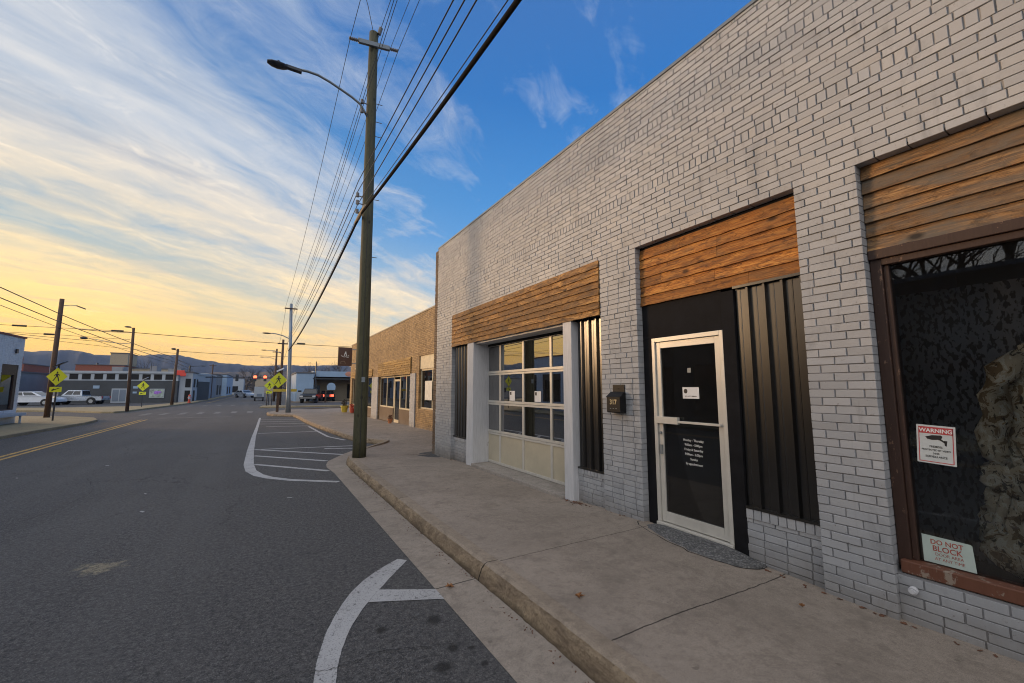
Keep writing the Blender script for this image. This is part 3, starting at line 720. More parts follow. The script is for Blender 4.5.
for y in ys:
    xi = interp(CURB, y) + .205; xo = WX + .05 if y < 10.95 else 9.5
    if y < 10.95 and y > 4.9 and y < 8.9: xo = WX + .1
    xo = max(xo, xi + .05)
    brk = min(xo, 5.7)
    xs_ = [xi + (brk-xi)*k/(NX-1) for k in range(NX)] + [xo+.01]
    rows.append([(x, y, walk_z(x, y)) for x in xs_])
n = NX+1
mb.add([p for r in rows for p in r], [(i*n+j, i*n+j+1, (i+1)*n+j+1, (i+1)*n+j) for i in range(len(rows)-1) for j in range(n-1)])
stx('sidewalk', mb, M['walk'], smooth=True)
mb = MB(); rings = []
for y in ys:
    x = interp(CURB, y); w = random.gauss(0, .0015)
    chip = .022*max(0, math.sin(y*7.3)*math.sin(y*2.9+1)+random.gauss(0,.2)-.45) if y > 2 else .002*random.random()
    rings.append([(x-.005, y, -.02), (x+.012+w*3, y, .045), (x+.038+w*3, y, .108-chip), (x+.065+chip+w*2, y, .138-chip), (x+.095, y, .151), (x+.203, y, .151), (x+.203, y, -.02)])
nr = len(rings[0]); mb.loft(rings)
for i in range(len(mb.f)-2): mb.fm[i] = 1 if (i % nr) < 3 else 0
tag(mb.build('curb', [M['curb'], M['curb_face']]), kind='structure')
mb = MB(); PAN = [(-12,1.42),(9.5,1.41),(10.3,1.36),(10.7,1.40),(11.15,1.50),(11.7,1.78),(12.2,2.04),(12.7,2.36),(13.3,2.85),(13.6,3.2)]
r1 = []
for y in [v for v in ys if v <= 13.6]:
    r1.append([(interp(PAN, y), y, .004), (interp(CURB, y)+.01, y, .006)])
mb.add([p for r in r1 for p in r], [(2*i, 2*i+1, 2*i+3, 2*i+2) for i in range(len(r1)-1)]); stx('gutter', mb, M['pan'])
mb = MB(); mb.add([(-90,-40,0),(60,-40,0),(60,420,0),(-90,420,0)], [(0,1,2,3)]); stx('road', mb, M['asphalt'])
mb = MB(); mb.add([(-3500,-3500,-.08),(3500,-3500,-.08),(3500,3500,-.08),(-3500,3500,-.08)], [(0,1,2,3)]); stx('ground', mb, M['ground'])

LA = [(-60,-40),(-7.6,-40),(-7.6,22),(-7.45,25),(-7.2,28.3),(-7.35,30.6),(-8.0,32.7),(-9.5,34.7),(-12,36.5),(-60,52)]
mb = MB(); mb.prism(LA, -.02, .12); stx('pavement', mb, M['left_walk'], bevel=.02)
LB = [(-60,66),(-30,54.5),(-17,47.8),(-12.8,44.5),(-9.6,40.6),(-8.9,40.3),(-8.5,41.2),(-8.06,47),(-7.2,56),(-6.7,62),(-6.4,90),(-6.0,160),(-7.2,160),(-7.3,90),(-7.7,68),(-8.4,62),(-9.7,52),(-14.7,51),(-30,59),(-60,71)]
mb = MB(); mb.prism(LB, -.02, .12); stx('pavement', mb, M['left_walk'], bevel=.02)
mb = MB(); mb.prism([(.0,44),(2.5,43.6),(6,43.8),(14,44.5),(14,45.6),(3,45),(1.2,48),(.2,47)], -.02, .12); stx('pavement', mb, M['left_walk'])
mb = MB(); mb.prism([(3.2,59.4),(16,55.0),(16,55.3),(3.3,59.75)], -.02, .13); stx('kerb', mb, M['curb'])

# markings
def strip(mb, pts, w, z=.004):
    L_, R2 = [], []
    for i, p in enumerate(pts):
        a, b = Vector(pts[max(0,i-1)]), Vector(pts[min(len(pts)-1,i+1)]); d = (b-a).normalized(); nn = Vector((-d.y, d.x))
        ww = w[i] if isinstance(w, list) else w
        L_.append((p[0]+nn.x*ww/2, p[1]+nn.y*ww/2, z)); R2.append((p[0]-nn.x*ww/2, p[1]-nn.y*ww/2, z))
    n = len(pts); mb.add(L_+R2, [(i, i+n, i+n+1, i+1) for i in range(n-1)])
mb = MB()
L_ = [(.05,1.2),(.16,2.0),(.27,2.5),(.37,2.93),(.42,3.16),(.54,3.53),(.74,3.93),(.99,4.24),(1.31,4.48)]
R2 = [(.19,1.2),(.30,2.0),(.40,2.5),(.485,2.86),(.54,3.08),(.66,3.4),(.87,3.75),(1.07,4.01),(1.385,4.40)]
def cat(P, n=6):
    o = []
    for i in range(len(P)-1):
        p0, p1, p2, p3 = P[max(0,i-1)], P[i], P[i+1], P[min(len(P)-1,i+2)]
        for k in range(n):
            t = k/n; o.append(tuple(.5*(2*b + (c-a)*t + (2*a-5*b+4*c-d)*t*t + (3*b-a-3*c+d)*t**3) + random.gauss(0,.0015) for a, b, c, d in zip(p0, p1, p2, p3)))
    return o + [P[-1]]
L_ = cat(L_); R2 = cat(R2)
n = len(L_); mb.add([(x,y,.004) for x,y in L_]+[(x,y,.004) for x,y in R2], [(i, i+n, i+n+1, i+1) for i in range(n-1)])
mb.add([(.86,3.73,.005),(.985,3.905,.005),(1.415,3.655,.005),(1.415,3.46,.005)], [(0,3,2,1)])
stx('parking_line', mb, M['paint_white'])
mb = MB()
strip(mb, [(.06,29.3),(-.05,22),(-.12,18.06),(-.15,13.9),(-.14,11.6),(-.08,10.7),(.06,10.1),(.25,9.7),(.6,9.25),(1.36,8.62)], [.1,.11,.13,.17,.2,.2,.18,.15,.13,.12])
z2 = .0052
for a, b in (((-.03,11.55),(1.34,9.85)), ((-.05,13.0),(1.47,11.2)), ((-.05,14.3),(1.97,12.05)), ((.1,14.25),(2.55,13.7)), ((1.7,13.5),(2.6,13.05)),
             ((.0,19.3),(2.12,19.0)), ((.3,22.5),(2.05,22.0)), ((.05,24.3),(1.98,23.6)), ((.05,25.9),(1.92,25.4)), ((.05,27.6),(1.88,26.6))):
    strip(mb, [a, b], .12, z2)
strip(mb, [(2.0,21.6),(2.1,19.0),(2.2,16.7),(2.55,15.3)], .1, .0064)
stx('bay_hatching', mb, M['paint_white'])
mb = MB(); strip(mb, [(-5.64,-30),(-5.64,31)], .11); strip(mb, [(-5.41,-30),(-5.41,31)], .11); strip(mb, [(-5.5,62),(-4.2,150)], .11); stx('centre_line', mb, M['paint_yellow'])
mb = MB(); strip(mb, [(-5.2,32.2),(-1.5,31.5)], .28)
for i in range(7): strip(mb, [(-6.6+i*1.0, 36.0),(-6.6+i*1.0, 38.6)], .35)
for i in range(6): strip(mb, [(-6+i*1.2, 52.0),(-6+i*1.2, 53.5)], .35)
stx('crosswalk', mb, M['paint_faint'])
CR = [(.10,3.06),(.241,3.075),(.309,3.057),(.377,3.034),(.456,2.995),(.53,3.003),(.592,2.997),(.67,3.003),(.741,3.023),(.833,3.006),(.936,2.971),(1.067,2.905),(1.2,2.86),(1.38,2.78)]
CR = [(x+random.gauss(0,.006), y+random.gauss(0,.006)) for i in range(len(CR)-1) for k in range(4) for x, y in [(CR[i][0]+(CR[i+1][0]-CR[i][0])*k/4, CR[i][1]+(CR[i+1][1]-CR[i][1])*k/4)]]
mb = MB(); strip(mb, CR, [random.uniform(.002,.006) for _ in CR], .0078)
C2 = [(-7.0+.22*i, 12.6+.9*math.sin(i*.23)+.12*math.sin(i*1.7)+random.gauss(0,.03)) for i in range(36)]; strip(mb, C2, [random.uniform(.004,.014) for _ in C2], .0042)
C3 = [(-2.6+.25*math.sin(i*.3)+random.gauss(0,.02), 3.0+.25*i) for i in range(60)]; strip(mb, C3, [random.uniform(.002,.007) for _ in C3], .0042)
stx('road_crack', mb, M['dark_gap'])
mb = MB(); strip(mb, STEP_EDGE, [random.uniform(.006,.016) for _ in STEP_EDGE], 0); mb.v = [(x, y, walk_z(x, y)+.003) for x, y, z in mb.v]; stx('sidewalk_crack', mb, M['dark_gap'])
mb = MB()
for (x0, y0_, x1, y1_) in ((2.2,6.3,3.9,6.9),(2.6,.2,2.2,1.2),(3.95,8.2,2.9,9.6),(3.2,9.6,2.4,10.6)):
    n_ = 26; P = [(x0+(x1-x0)*k/n_+.05*math.sin(k*.5)+random.gauss(0,.012), y0_+(y1_-y0_)*k/n_+.04*math.sin(k*.7+1)+random.gauss(0,.012)) for k in range(n_+1)]
    strip(mb, P, [random.uniform(.0015,.005) for _ in P], 0)
mb.v = [(x, y, walk_z(x, y)+.002) for x, y, z in mb.v]; stx('sidewalk_crack', mb, M['dark_gap'])
# small chips of litter on the road
mb = MB()
for (x, y) in ((-1.55,9.3),(-1.35,8.0),(-3.2,6.6),(.5,7.8),(-4.0,12.2),(-2.9,13.1)):
    a = random.uniform(0, 3); l = random.uniform(.05, .1)
    mb.obox(Matrix.Translation((x, y, .006)) @ Matrix.Rotation(a, 4, 'Z'), l, l*.3, .004)
tag(mb.build('litter_scraps', M['paint_white']), 'tiny pale scraps scattered over the asphalt lane', 'litter', kind='stuff')
def leaf(loc, s, rz, label):
    mb = MB(); pts = []
    for k in range(20):
        t = 2*math.pi*k/20; r = s*(1 if k % 4 == 0 else (.62 if k % 2 == 0 else .42)); pts.append((r*math.cos(t), r*math.sin(t)*.8, .006+.018*abs(math.sin(t*1.5+1))))
    pts2 = [(x, y, z+.003) for x, y, z in pts]
    mb.add(pts+[(0,0,.004)], [(i, (i+1)%20, 20) for i in range(20)]); mb.add(pts2+[(0,0,.008)], [(i, (i+1)%20, 20) for i in range(20)])
    mb.tube([(0,0,.006),(s*.9,-s*.7,.012)], .002, 5)
    o = mb.build('dry_leaf', M['leaf']); o.location = loc; o.rotation_euler.z = rz; tag(o, label, 'leaf', 'fallen leaves')
leaf((2.2, 2.66, .148), .045, .4, 'curled brown leaf lying alone on the sidewalk slab')
leaf((1.53, 3.62, .008), .05, 1.7, 'ragged brown leaf lying in the gutter by the curb joint')
leaf((3.62, 1.75, .10), .022, 2.2, 'small dark leaf on the sidewalk near the brick pier')
mb = MB()
for i in range(110):
    if i < 60: x, y = WX - abs(random.gauss(0, .05)) - .01, 5.05 + random.gauss(-.15, .14)
    else: x, y = WX - abs(random.gauss(0,.02)) - .01, random.choice([random.uniform(.4,2.3), random.uniform(3.7,10.8)])
    s = random.uniform(.006, .018)
    mb.obox(Matrix.Translation((x, y, walk_z(x,y)+.006)) @ Matrix.Rotation(random.uniform(0,3),4,'Z') @ Matrix.Rotation(random.uniform(-.5,.5),4,'X'), s*2, s, .003)
for i in range(260):
    y = random.uniform(.5, 10); x = 1.79 - abs(random.gauss(0,.05)); s = random.uniform(.002, .007)
    mb.obox(Matrix.Translation((x, y, .008)) @ Matrix.Rotation(random.uniform(0,3),4,'Z'), s*2, s, s)
tag(mb.build('leaf_debris', M['debris']), 'crumbled leaves and grit gathered along the wall foot and gutter', 'debris', kind='stuff')

# ------------------------------------------------------------------ second building
SX = 5.6; SY0, SY1, SZ = 11.0, 32.4, 4.92
B2 = thing('corner_building', 'lower tan brick shop building beyond the grey one, with dark storefronts and golden boards', 'building', (SX, SY0, 0))
h2 = [(12.6, 16.85, .9, 3.12), (17.9, 23.75, .1, 2.38), (25.2, 31.7, .1, 2.48)]
mb = MB(); bricks(mb, SX, SY0, SY1, -.3, SZ-.03, h2, headers=(3.72, 4.40), bl=.21, bh=.072)
mb.build('front_wall', M['tan_brick'], B2)
mb = MB(); slab_with_holes(mb, SX+.011, SX+.25, SY0, SY1, -.3, SZ-.03, h2); mb.build('mortar_bed', M['tan_mortar'], B2)
mb = MB(); mb.box(SX-.02, SX+.3, SY0, SY1+.02, SZ-.029, SZ+.03); mb.build('coping', M['tan_wall'], B2)
mb = MB(); mb.box(SX+.252, 18, SY1-.25, SY1, -.3, SZ-.05); mb.box(17.75, 18, Y1+.3, SY1-.252, -.3, SZ-.05); mb.build('side_wall', M['tan_brick'], B2)
mb = MB(); mb.box(SX+.252, 17.74, Y1+.2, SY1-.252, SZ-.5, SZ-.4); mb.build('roof', M['roofing'], B2)
mb = MB(); mb.box(9, 9.1, Y1+.2, SY1-.26, -.1, SZ-.51); mb.box(SX+.26, 8.9, Y1+.2, SY1-.26, 3.4, 3.45); mb.build('partition', M['interior'], B2)
mb = MB(); mb.box(SX+.02, 8.95, Y1+.2, SY1-.26, -.2, .06); mb.build('floor_slab', M['interior_floor'], B2)
for (a, b) in ((17.2, 17.88), (23.77, 25.18)):
    mb = MB(); bricks(mb, SX-.05, a, b, -.1, 2.40, depth=.05); mb.box(SX-.042, SX-.001, a+.005, b-.005, -.1, 2.395); mb.build('pilaster', M['brick'], B2)
mb = MB(); boards(mb, SX-.03, 17.9, 23.75, 2.40, 3.14, 7, .008, .03); mb.build('wood_band', M['wood_gold'], B2)
mb = MB(); boards(mb, SX-.03, 25.2, 31.9, 2.50, 2.90, 4, .008, .03); mb.build('wood_band', M['wood_gold'], B2)
mb = MB(); mb.box(SX+.05, SX+.10, 12.6, 16.85, 2.55, 3.12); mb.build('transom', M['cream_panel'], B2)
# storefront glazing
def front(y0, y1, z0, z1, mull, knee, kmat):
    f = MB(); X = SX+.10
    f.box(X, X+.06, y0, y1, z1-.07, z1); f.box(X, X+.06, y0, y1, knee, knee+.07)
    for y in mull: f.box(X+.001, X+.059, y-.035, y+.035, knee+.071, z1-.071)
    fo = f.build('shop_window', M['cream_panel'], B2)
    g = MB(); g.box(X+.025, X+.032, y0, y1, knee+.07, z1-.07); g.build('pane', M['glass'], fo)
    k = MB(); k.box(X-.03, X+.12, y0, y1, z0-.2, knee-.002); k.build('knee_wall', kmat, fo)
front(12.6, 16.85, .1, 2.549, [12.64, 14.6, 15.5, 16.81], .92, M['brown_brick'])
front(17.9, 19.9, .1, 2.378, [17.94, 18.9, 19.86], .78, M['brown_brick'])
front(20.95, 23.75, .1, 2.378, [20.99, 22.3, 23.71], .78, M['brown_brick'])
front(25.2, 31.7, .1, 2.478, [25.24, 27, 28.8, 30.2, 31.66], .60, M['brown_brick'])
d = MB(); X = SX+.12
for (a, b) in ((19.92, 20.02), (20.83, 20.93)): d.box(X, X+.05, a, b, .06, 2.1)
d.box(X, X+.05, 19.92, 20.93, 2.1, 2.2); d.box(X+.001, X+.049, 20.021, 20.829, .06, .25); d.box(X, X+.05, 19.92, 20.93, 2.31, 2.375)
do = d.build('door', M['cream_panel'], B2); g = MB(); g.box(X+.02, X+.027, 20.02, 20.83, .25, 2.1); g.build('pane', M['glass'], do)
mb = MB(); mb.box(SX-.012, SX+.05, 29.6, 30.6, 3.15, 4.35); o = mb.build('upper_window', M['slate_blue'], B2); mb = MB(); mb.box(SX-.03, SX-.013, 29.55, 30.65, 3.09, 3.149); mb.build('sill', M['cream_panel'], o)
mb = MB(); mb.box(SX+.03, SX+.034, 15.35, 16.15, 1.3, 2.05); o = mb.build('window_poster', M['poster']); tag(o, 'large white poster in the first window of the tan building', 'poster')
# projecting sign
ps = thing('hanging_sign', 'square brown projecting sign with white emblem at far end of the tan building', 'sign', (4.4, 30.0, 3.2))
s = 30.0/25.0
mb = MB(); mb.box(4.33, 5.22, 29.95, 30.05, 3.27, 4.53); mb.build('panel', M['sign_brown'], ps, bevel=.01)
mb = MB(); mb.tube([(5.2,30,4.4),(SX+.02,30,4.4)], .025, 8); mb.build('bracket', M['steel'], ps); mb = MB(); mb.tube([(5.2,30,3.45),(SX+.02,30,3.45)], .025, 8); mb.build('bracket', M['steel'], ps)
Mf = Matrix(((1,0,0,4.775),(0,0,-1,29.948),(0,1,0,3.98),(0,0,0,1)))
mb = MB(); poly(mb, Mf, [(-.09,-.06),(-.03,.18),(.04,.30),(.07,.18),(.10,-.06),(.05,-.06),(.03,.12),(-.02,.08),(-.04,-.06)], 0, .003)
mb.tube([Mf @ Vector((x, y, .003)) for x, y in ((-.25,.02),(-.18,-.07),(-.06,-.12),(.05,-.09),(.14,-.14),(.22,-.12),(.25,-.03),(.2,.0),(.15,-.06))], .02, 6)
mb.build('emblem', M['lettering'], ps)
mb = MB(); mb.tube([Mf @ Vector((x, y, .003)) for x, y in ((-.3,-.58),(-.29,-.48),(-.2,-.40),(-.05,-.40),(.02,-.5),(.03,-.58))], .01, 5); mb.box(4.47,4.8,29.943,29.948,3.395,3.405); mb.build('outline', M['tan_wall'], ps)
# pots by the doors
def pot(loc, s, mat, label, plant):
    t = thing('plant_pot', label, 'plant pot', loc, 'pots outside the tan building')
    mb = MB(); x, y, z = loc; mb.loft([[(x+r*math.cos(a), y+r*math.sin(a), z+h) for a in [k*math.pi/6 for k in range(12)]] for r, h in ((s*.7,0),(s,s*1.6),(s*1.1,s*1.6),(s*1.1,s*1.9),(s*.9,s*1.9),(s*.85,s*1.7))]); mb.build('pot', mat, t)
    mb = MB()
    for i in range(60):
        a = random.uniform(0,6.28); r = random.uniform(0,s); h = s*1.8+random.uniform(0, s*1.8)
        mb.obox(Matrix.Translation((x+r*math.cos(a), y+r*math.sin(a), z+h)) @ Matrix.Rotation(random.uniform(0,3),4,'X') @ Matrix.Rotation(random.uniform(0,3),4,'Z'), s*.5, s*.2, .004)
    mb.build('plant', plant, t)
pot((SX-.25, 20.2, walk_z(5.3,20.2)), .11, M['terracotta'], 'small terracotta pot by the storefront door of the tan building', M['debris'])
pot((SX-.5, 31.3, .1), .24, M['pot_yellow'], 'yellow pot at the far corner of the tan building', M['woods'])
pot((SX-.15, 30.4, .1), .16, M['rust_red'], 'red pot beside the yellow pot under the projecting sign', M['rust_red'])

# ------------------------------------------------------------------ utility poles
def sag(p, q, s, n=24):
    p, q = Vector(p), Vector(q); return [p.lerp(q, t/n) - Vector((0,0,4*s*(t/n)*(1-t/n))) for t in range(n+1)]
PX, PY = 2.075, 10.44
up = thing('utility_pole', 'tall greenish wooden utility pole rising from the curb beside the parking bay, nearest the camera', 'utility pole', (PX, PY, .1), 'utility poles along the right curb')
mb = MB(); rings = []
for k in range(24):
    z = .1 + (11.05-.1)*k/23; r = .158 - .045*k/23; lean = -.06*k/23
    rings.append([(PX+lean+r*(1+random.gauss(0,.012))*math.cos(a), PY+r*(1+random.gauss(0,.012))*math.sin(a), z) for a in [j*math.pi/8 for j in range(16)]])
mb.loft(rings); mb.build('post', M['pole_green'], up, smooth=True)
mb = MB(); mb.tube([(PX-.02-.05*k/10, PY-.163+.043*k/10, .15+8.2*k/10) for k in range(11)], .007, 5); mb.build('ground_wire', M['wire'], up)
mb = MB(); mb.box(PX-.05, PX+.03, PY-.172, PY-.160, 1.9, 2.02); mb.build('pole_tag', M['steel'], up)
mb = MB(); mb.obox(Matrix.Translation((2.01, PY-.137, 10.62)) @ Matrix.Rotation(R_(-9),4,'Y'), .80, .075, .12); mb.build('crossarm', M['lampgrey'], up, bevel=.01)
for s_ in (-1, 1):
    c0 = 2.01 + s_*.39
    mb = MB(); tl = .158
    mb.tube([(c0+s_*(.0+k*.025), PY-.137, 10.62+s_*(.39+k*.025)*tl) for k in range(10)], [.05 if k % 2 == 0 else .028 for k in range(10)], 10)
    mb.build('insulator', M['insul'], up)
mb = MB(); mb.tube([(2.12, PY-.12, 10.98), (2.16, PY-.16, 11.15)], .05, 10)
mb.build('insulator', M['insul'], up)
for (z, x) in ((8.95,1.88),(8.70,1.88),(6.47,1.87),(6.28,1.87),(6.05,1.87)):
    mb = MB(); mb.tube([(x+.04, PY-.08, z),(x-.10, PY-.10, z)], .014, 8); mb.tube([(x-.10, PY-.10, z-.03),(x-.10, PY-.10, z+.07)], .038, 10); mb.build('pole_bracket', M['insul'], up)
for z in (9.1, 8.6, 8.2, 6.5, 5.0):
    mb = MB(); mb.tube([(2.1, PY, z),(2.30, PY-.02, z)], .009, 6); mb.build('step_bolt', M['insul'], up)
mb = MB(); mb.tube([(1.95,PY-.05,8.62),(1.85,PY-.05,8.76),(1.74,PY-.05,8.92),(1.54,PY-.05,9.03),(1.26,PY-.05,9.14),(1.02,PY-.05,9.23),(.75,PY-.05,9.30),(.52,PY-.05,9.30),(.34,PY-.05,9.27)], .03, 10); mb.build('lamp_arm', M['lampgrey'], up, smooth=True)
mb = MB(); mb.box(.06, .40, PY-.10, PY+.0, 9.20, 9.27); 
rings = []
for (x, w, h, zc) in ((.10,.06,.045,9.22),(.02,.11,.05,9.21),(-.1,.13,.05,9.20),(-.22,.11,.045,9.20),(-.31,.05,.03,9.205)):
    rings.append([(x, PY-.05+w*math.cos(a), zc+h*math.sin(a)) for a in [j*math.pi/6 for j in range(12)]])
mb.loft(rings); mb.tube([(-.08,PY-.05,9.24),(-.08,PY-.05,9.305)], .035, 10)
mb.build('lamp_head', M['lampdark'], up, bevel=.004)

def wire(name, label, pts, r, mat='wire', group='overhead wires along the street', n=5):
    mb = MB(); mb.tube(pts, r, n); tag(mb.build(name, M[mat]), label, 'cable' if 'cable' in name else 'wire', group)
P2 = (1.45, 32.0)
pz = 7.3
spec = [ # x at pole 1, z at pole1, z at pole2, x2, sag toward the camera, sag away, r, label
 (1.42, 10.50, 7.25, 1.12, .25, .5, .010, 'thin wire tied to the left insulator of the near pole crossarm'),
 (2.62, 10.70, 7.25, 1.80, .25, .5, .010, 'thin wire tied to the right insulator of the near pole crossarm'),
 (2.16, 11.15, 7.55, 1.47, .2, .5, .010, 'topmost thin wire running over the head of the near pole'),
 (2.36, 10.48, 6.9, 1.60, .35, .5, .008, 'thin wire hung below the right half of the near pole crossarm'),
 (1.78, 8.98, 6.4, 1.38, -.9, .5, .009, 'wire on the upper side bracket of the near pole above the lamp arm'),
 (1.78, 8.74, 6.2, 1.38, -.9, .5, .009, 'wire on the lower side bracket of the near pole above the lamp arm'),
 (1.77, 6.84, 5.2, 1.38, .55, .35, .013, 'insulated wire on the top bracket beneath the lamp arm of the near pole'),
 (1.77, 6.58, 5.05, 1.38, .60, .35, .013, 'insulated wire on the middle bracket beneath the lamp arm of the near pole'),
 (1.77, 6.22, 4.85, 1.38, .45, .35, .013, 'insulated wire on the bottom bracket beneath the lamp arm of the near pole'),
 (1.84, 5.98, 4.30, 1.45, 1.0, .35, .028, 'thick black cable bundle clamped low on the near utility pole'),
 (1.84, 6.10, 4.40, 1.45, .95, .35, .009, 'thin support strand just above the thick cable bundle')]
for (x, za, zb, x2, s1, s2, r, lab) in spec:
    zc = za
    r = r*.75 if r < .025 else r
    a = sag((x, -26, zc), (x, PY-.13, za), s1, 30); b = sag((x, PY-.13, za), (x2, 31.85, zb), s2, 20)
    wire('cable_bundle' if r > .025 else 'overhead_wire', lab, a + b[1:], r, 'cable' if r > .025 else 'wire', n=10 if r > .025 else 5)
wire('overhead_wire', 'short stay wire from the head of the near pole to the left line', [(1.98,PY-.1,11.0),(1.7,PY-.8,11.0),(1.42,PY-1.6,10.66)], .008)
# span wire clamp sheath
mb = MB(); mb.tube([(1.84,PY-.75,5.965),(1.84,PY-.13,5.98),(1.83,PY+.35,5.94)], .042, 10); tag(mb.build('cable_clamp', M['tan_wall']), 'pale clamp sleeve round the thick cable bundle at the near pole', 'clamp')

p2 = thing('street_light_pole', 'pale grey painted pole with crossarm and lamp arm at the far street corner', 'utility pole', (1.6, 32.0, .1), 'utility poles along the right curb')
mb = MB(); mb.tube([(1.66,32,.1),(1.62,32,1.2),(1.55,32,4.3),(1.46,32,7.55)], [.17,.14,.12,.09], 14); mb.build('post', M['steel'], p2, smooth=True)
mb = MB(); mb.box(1.08,1.86,31.9,31.97,7.16,7.24); mb.build('crossarm', M['pole_brown'], p2)
mb = MB(); mb.tube([(1.5,31.95,5.1),(1.1,31.95,5.3),(.6,31.95,5.42),(.3,31.95,5.42)], .03, 8); mb.build('lamp_arm', M['steel'], p2)
mb = MB(); mb.ell(.12,31.95,5.41,.26,.1,.05); mb.build('lamp_head', M['lampdark'], p2, smooth=True)
for (x, y, h, lab) in ((1.75, 50, 6.9, 'brown utility pole behind the far corner signs, nearer of two'), (1.6, 66, 7.2, 'thin brown utility pole farthest along the right curb')):
    t = thing('utility_pole', lab, 'utility pole', (x, y, 0), 'utility poles along the right curb')
    mb = MB(); mb.tube([(x,y,0),(x,y,h)], [.16,.11], 10); mb.build('post', M['pole_brown'], t, smooth=True)
    mb = MB(); mb.box(x-.5,x+.5,y-.05,y+.05,h-.5,h-.38); mb.build('crossarm', M['pole_brown'], t)
    mb = MB(); mb.tube([(x,y,h-1.5),(x-.8,y,h-1.2),(x-1.5,y,h-1.2)], .03, 6); mb.build('lamp_arm', M['steel'], t); mb = MB(); mb.ell(x-1.7,y,h-1.2,.26,.1,.05); mb.build('lamp_head', M['lampdark'], t)
for k, (dx, z1, z2_, lab) in enumerate(((-.35, 7.2, 6.5, 'left wire between the far corner pole and the next pole'), (.35, 7.2, 6.5, 'right wire between the far corner pole and the next pole'), (0, 5.0, 4.6, 'low wire between the far corner pole and the next pole'))):
    wire('overhead_wire', lab, sag((1.5+dx,32,z1),(1.75+dx,50,z2_), .3), .010)
# left poles
a1 = thing('utility_pole', 'brown wooden pole standing beside the crosswalk sign at the left corner', 'utility pole', (-10.3, 34, .1), 'utility poles along the left street')
mb = MB(); mb.tube([(-10.3,34,.1),(-10.28,34,3.5),(-10.26,34,6.95)], [.13,.115,.10], 14); mb.build('post', M['pole_brown'], a1, smooth=True)
mb = MB(); mb.tube([(-10.2,34,6.55),(-9.9,34,6.62),(-9.6,34,6.62)], .02, 6); mb.build('lamp_arm', M['steel'], a1)
mb = MB(); mb.obox(Matrix.Translation((-9.42,34,6.53)) @ Matrix.Rotation(R_(22),4,'Y'), .42,.14,.06); mb.build('lamp_head', M['lampdark'], a1, bevel=.01)
b1 = thing('lamp_post', 'slim grey brown lamp post in the middle of the left pavement', 'lamp post', (-8.2, 40.4, .1), 'utility poles along the left street')
mb = MB(); mb.tube([(-8.2,40.4,.1),(-8.3,40.4,6.2)], [.11,.08], 12); mb.build('post', M['pole_brown'], b1, smooth=True)
mb = MB(); mb.tube([(-8.3,40.4,6.12),(-8.5,40.4,6.22)], .03, 6); mb.build('lamp_arm', M['steel'], b1); mb = MB(); mb.ell(-8.62,40.4,6.24,.2,.1,.06); mb.build('lamp_head', M['lampdark'], b1)
mb = MB(); mb.tube([(-8.28,40.4,5.0),(-9.2,40.4,5.02),(-10.3,40.3,5.22),(-10.6,40.3,5.26)], .02, 6); mb.build('side_arm', M['steel'], b1); mb = MB(); mb.ell(-10.85,40.3,5.27,.22,.14,.09); mb.build('side_lamp', M['lampdark'], b1)
c1 = thing('lamp_post', 'brown lamp post in front of the right end of the dark building', 'lamp post', (-7.6, 53.9, .1), 'utility poles along the left street')
mb = MB(); mb.tube([(-7.6,53.9,.1),(-7.5,53.9,5.76)], [.14,.10], 10); mb.build('post', M['pole_brown'], c1, smooth=True); mb = MB(); mb.ell(-7.85,53.9,5.75,.2,.12,.1); mb.tube([(-7.5,53.9,5.6),(-7.8,53.9,5.7)],.03,6); mb.build('lamp_head', M['lampdark'], c1)
for (x, y, h, lab) in ((-7.3, 88, 5.9, 'thin far pole rising behind the mast arm signals'),):
    t = thing('utility_pole', lab, 'utility pole', (x, y, 0), 'utility poles along the left street')
    mb = MB(); mb.tube([(x,y,0),(x,y,h)], [.14,.10], 8); mb.build('post', M['pole_brown'], t); mb = MB(); mb.box(x-.5,x+.5,y-.05,y+.05,h-.3,h-.2); mb.build('crossarm', M['pole_brown'], t)
for i, (za, zb, zc, dx, lab) in enumerate(((6.30, 5.97, 5.0, 0, 'highest of the three wires crossing the left corner pole'), (5.84, 5.5, 4.6, .05, 'middle of the three wires crossing the left corner pole'), (5.62, 5.22, 4.3, -.05, 'lowest of the three wires crossing the left corner pole'))):
    pts = sag((-10.1+dx, -8, za+1.2), (-10.1+dx, 34, zb), .08, 24) + sag((-10.1+dx,34,zb),(-8.1,53.9,zc), .1)[1:] + [(-8.0,70,zc-.3)]
    wire('overhead_wire', lab, pts, .022 if i < 2 else .014, group='overhead wires along the left side')
# span wires across the far junction
def spanw(lab, pts, r): wire('span_cable', lab, pts, r, group='cables strung across the far junction')
spanw('upper cable strung across the street above the far junction', sag((-11.3,41,5.95),(-8.3,40.4,5.85),.05)[:-1]+sag((-8.3,40.4,5.85),(16,45,6.2),.25), .022)
spanw('lower cable strung across the street above the far junction', sag((-7.5,53.9,5.55),(18,55,6.35),.5), .02)
spanw('cable running left from the corner pole to the white building', sag((-22,41,6.2),(-8.3,40.4,5.0),.15), .015)
spanw('faint cable across the left side street behind the corner pole', sag((-26,48,7.2),(-7.5,53.9,5.3),.25), .015)
for (x, y, z, lab) in ((-14.1,41.0,5.93,'long dark splice case on the cable left of the corner pole'),(-12.6,41.0,5.45,'short dark splice case just left of the corner pole'),(3.0,44.0,5.95,'dark splice case on the span cable beside the far corner pole'),(-9.1,40.5,5.88,'dark splice case beside the slim lamp post')):
    mb = MB(); mb.tube([(x-.35,y-.4,z),(x-.32,y-.4,z),(x+.32,y-.4,z),(x+.35,y-.4,z)], [.02,.06,.06,.02], 8); tag(mb.build('splice_case', M['wire']), lab, 'splice case', 'splice cases on the span cables')
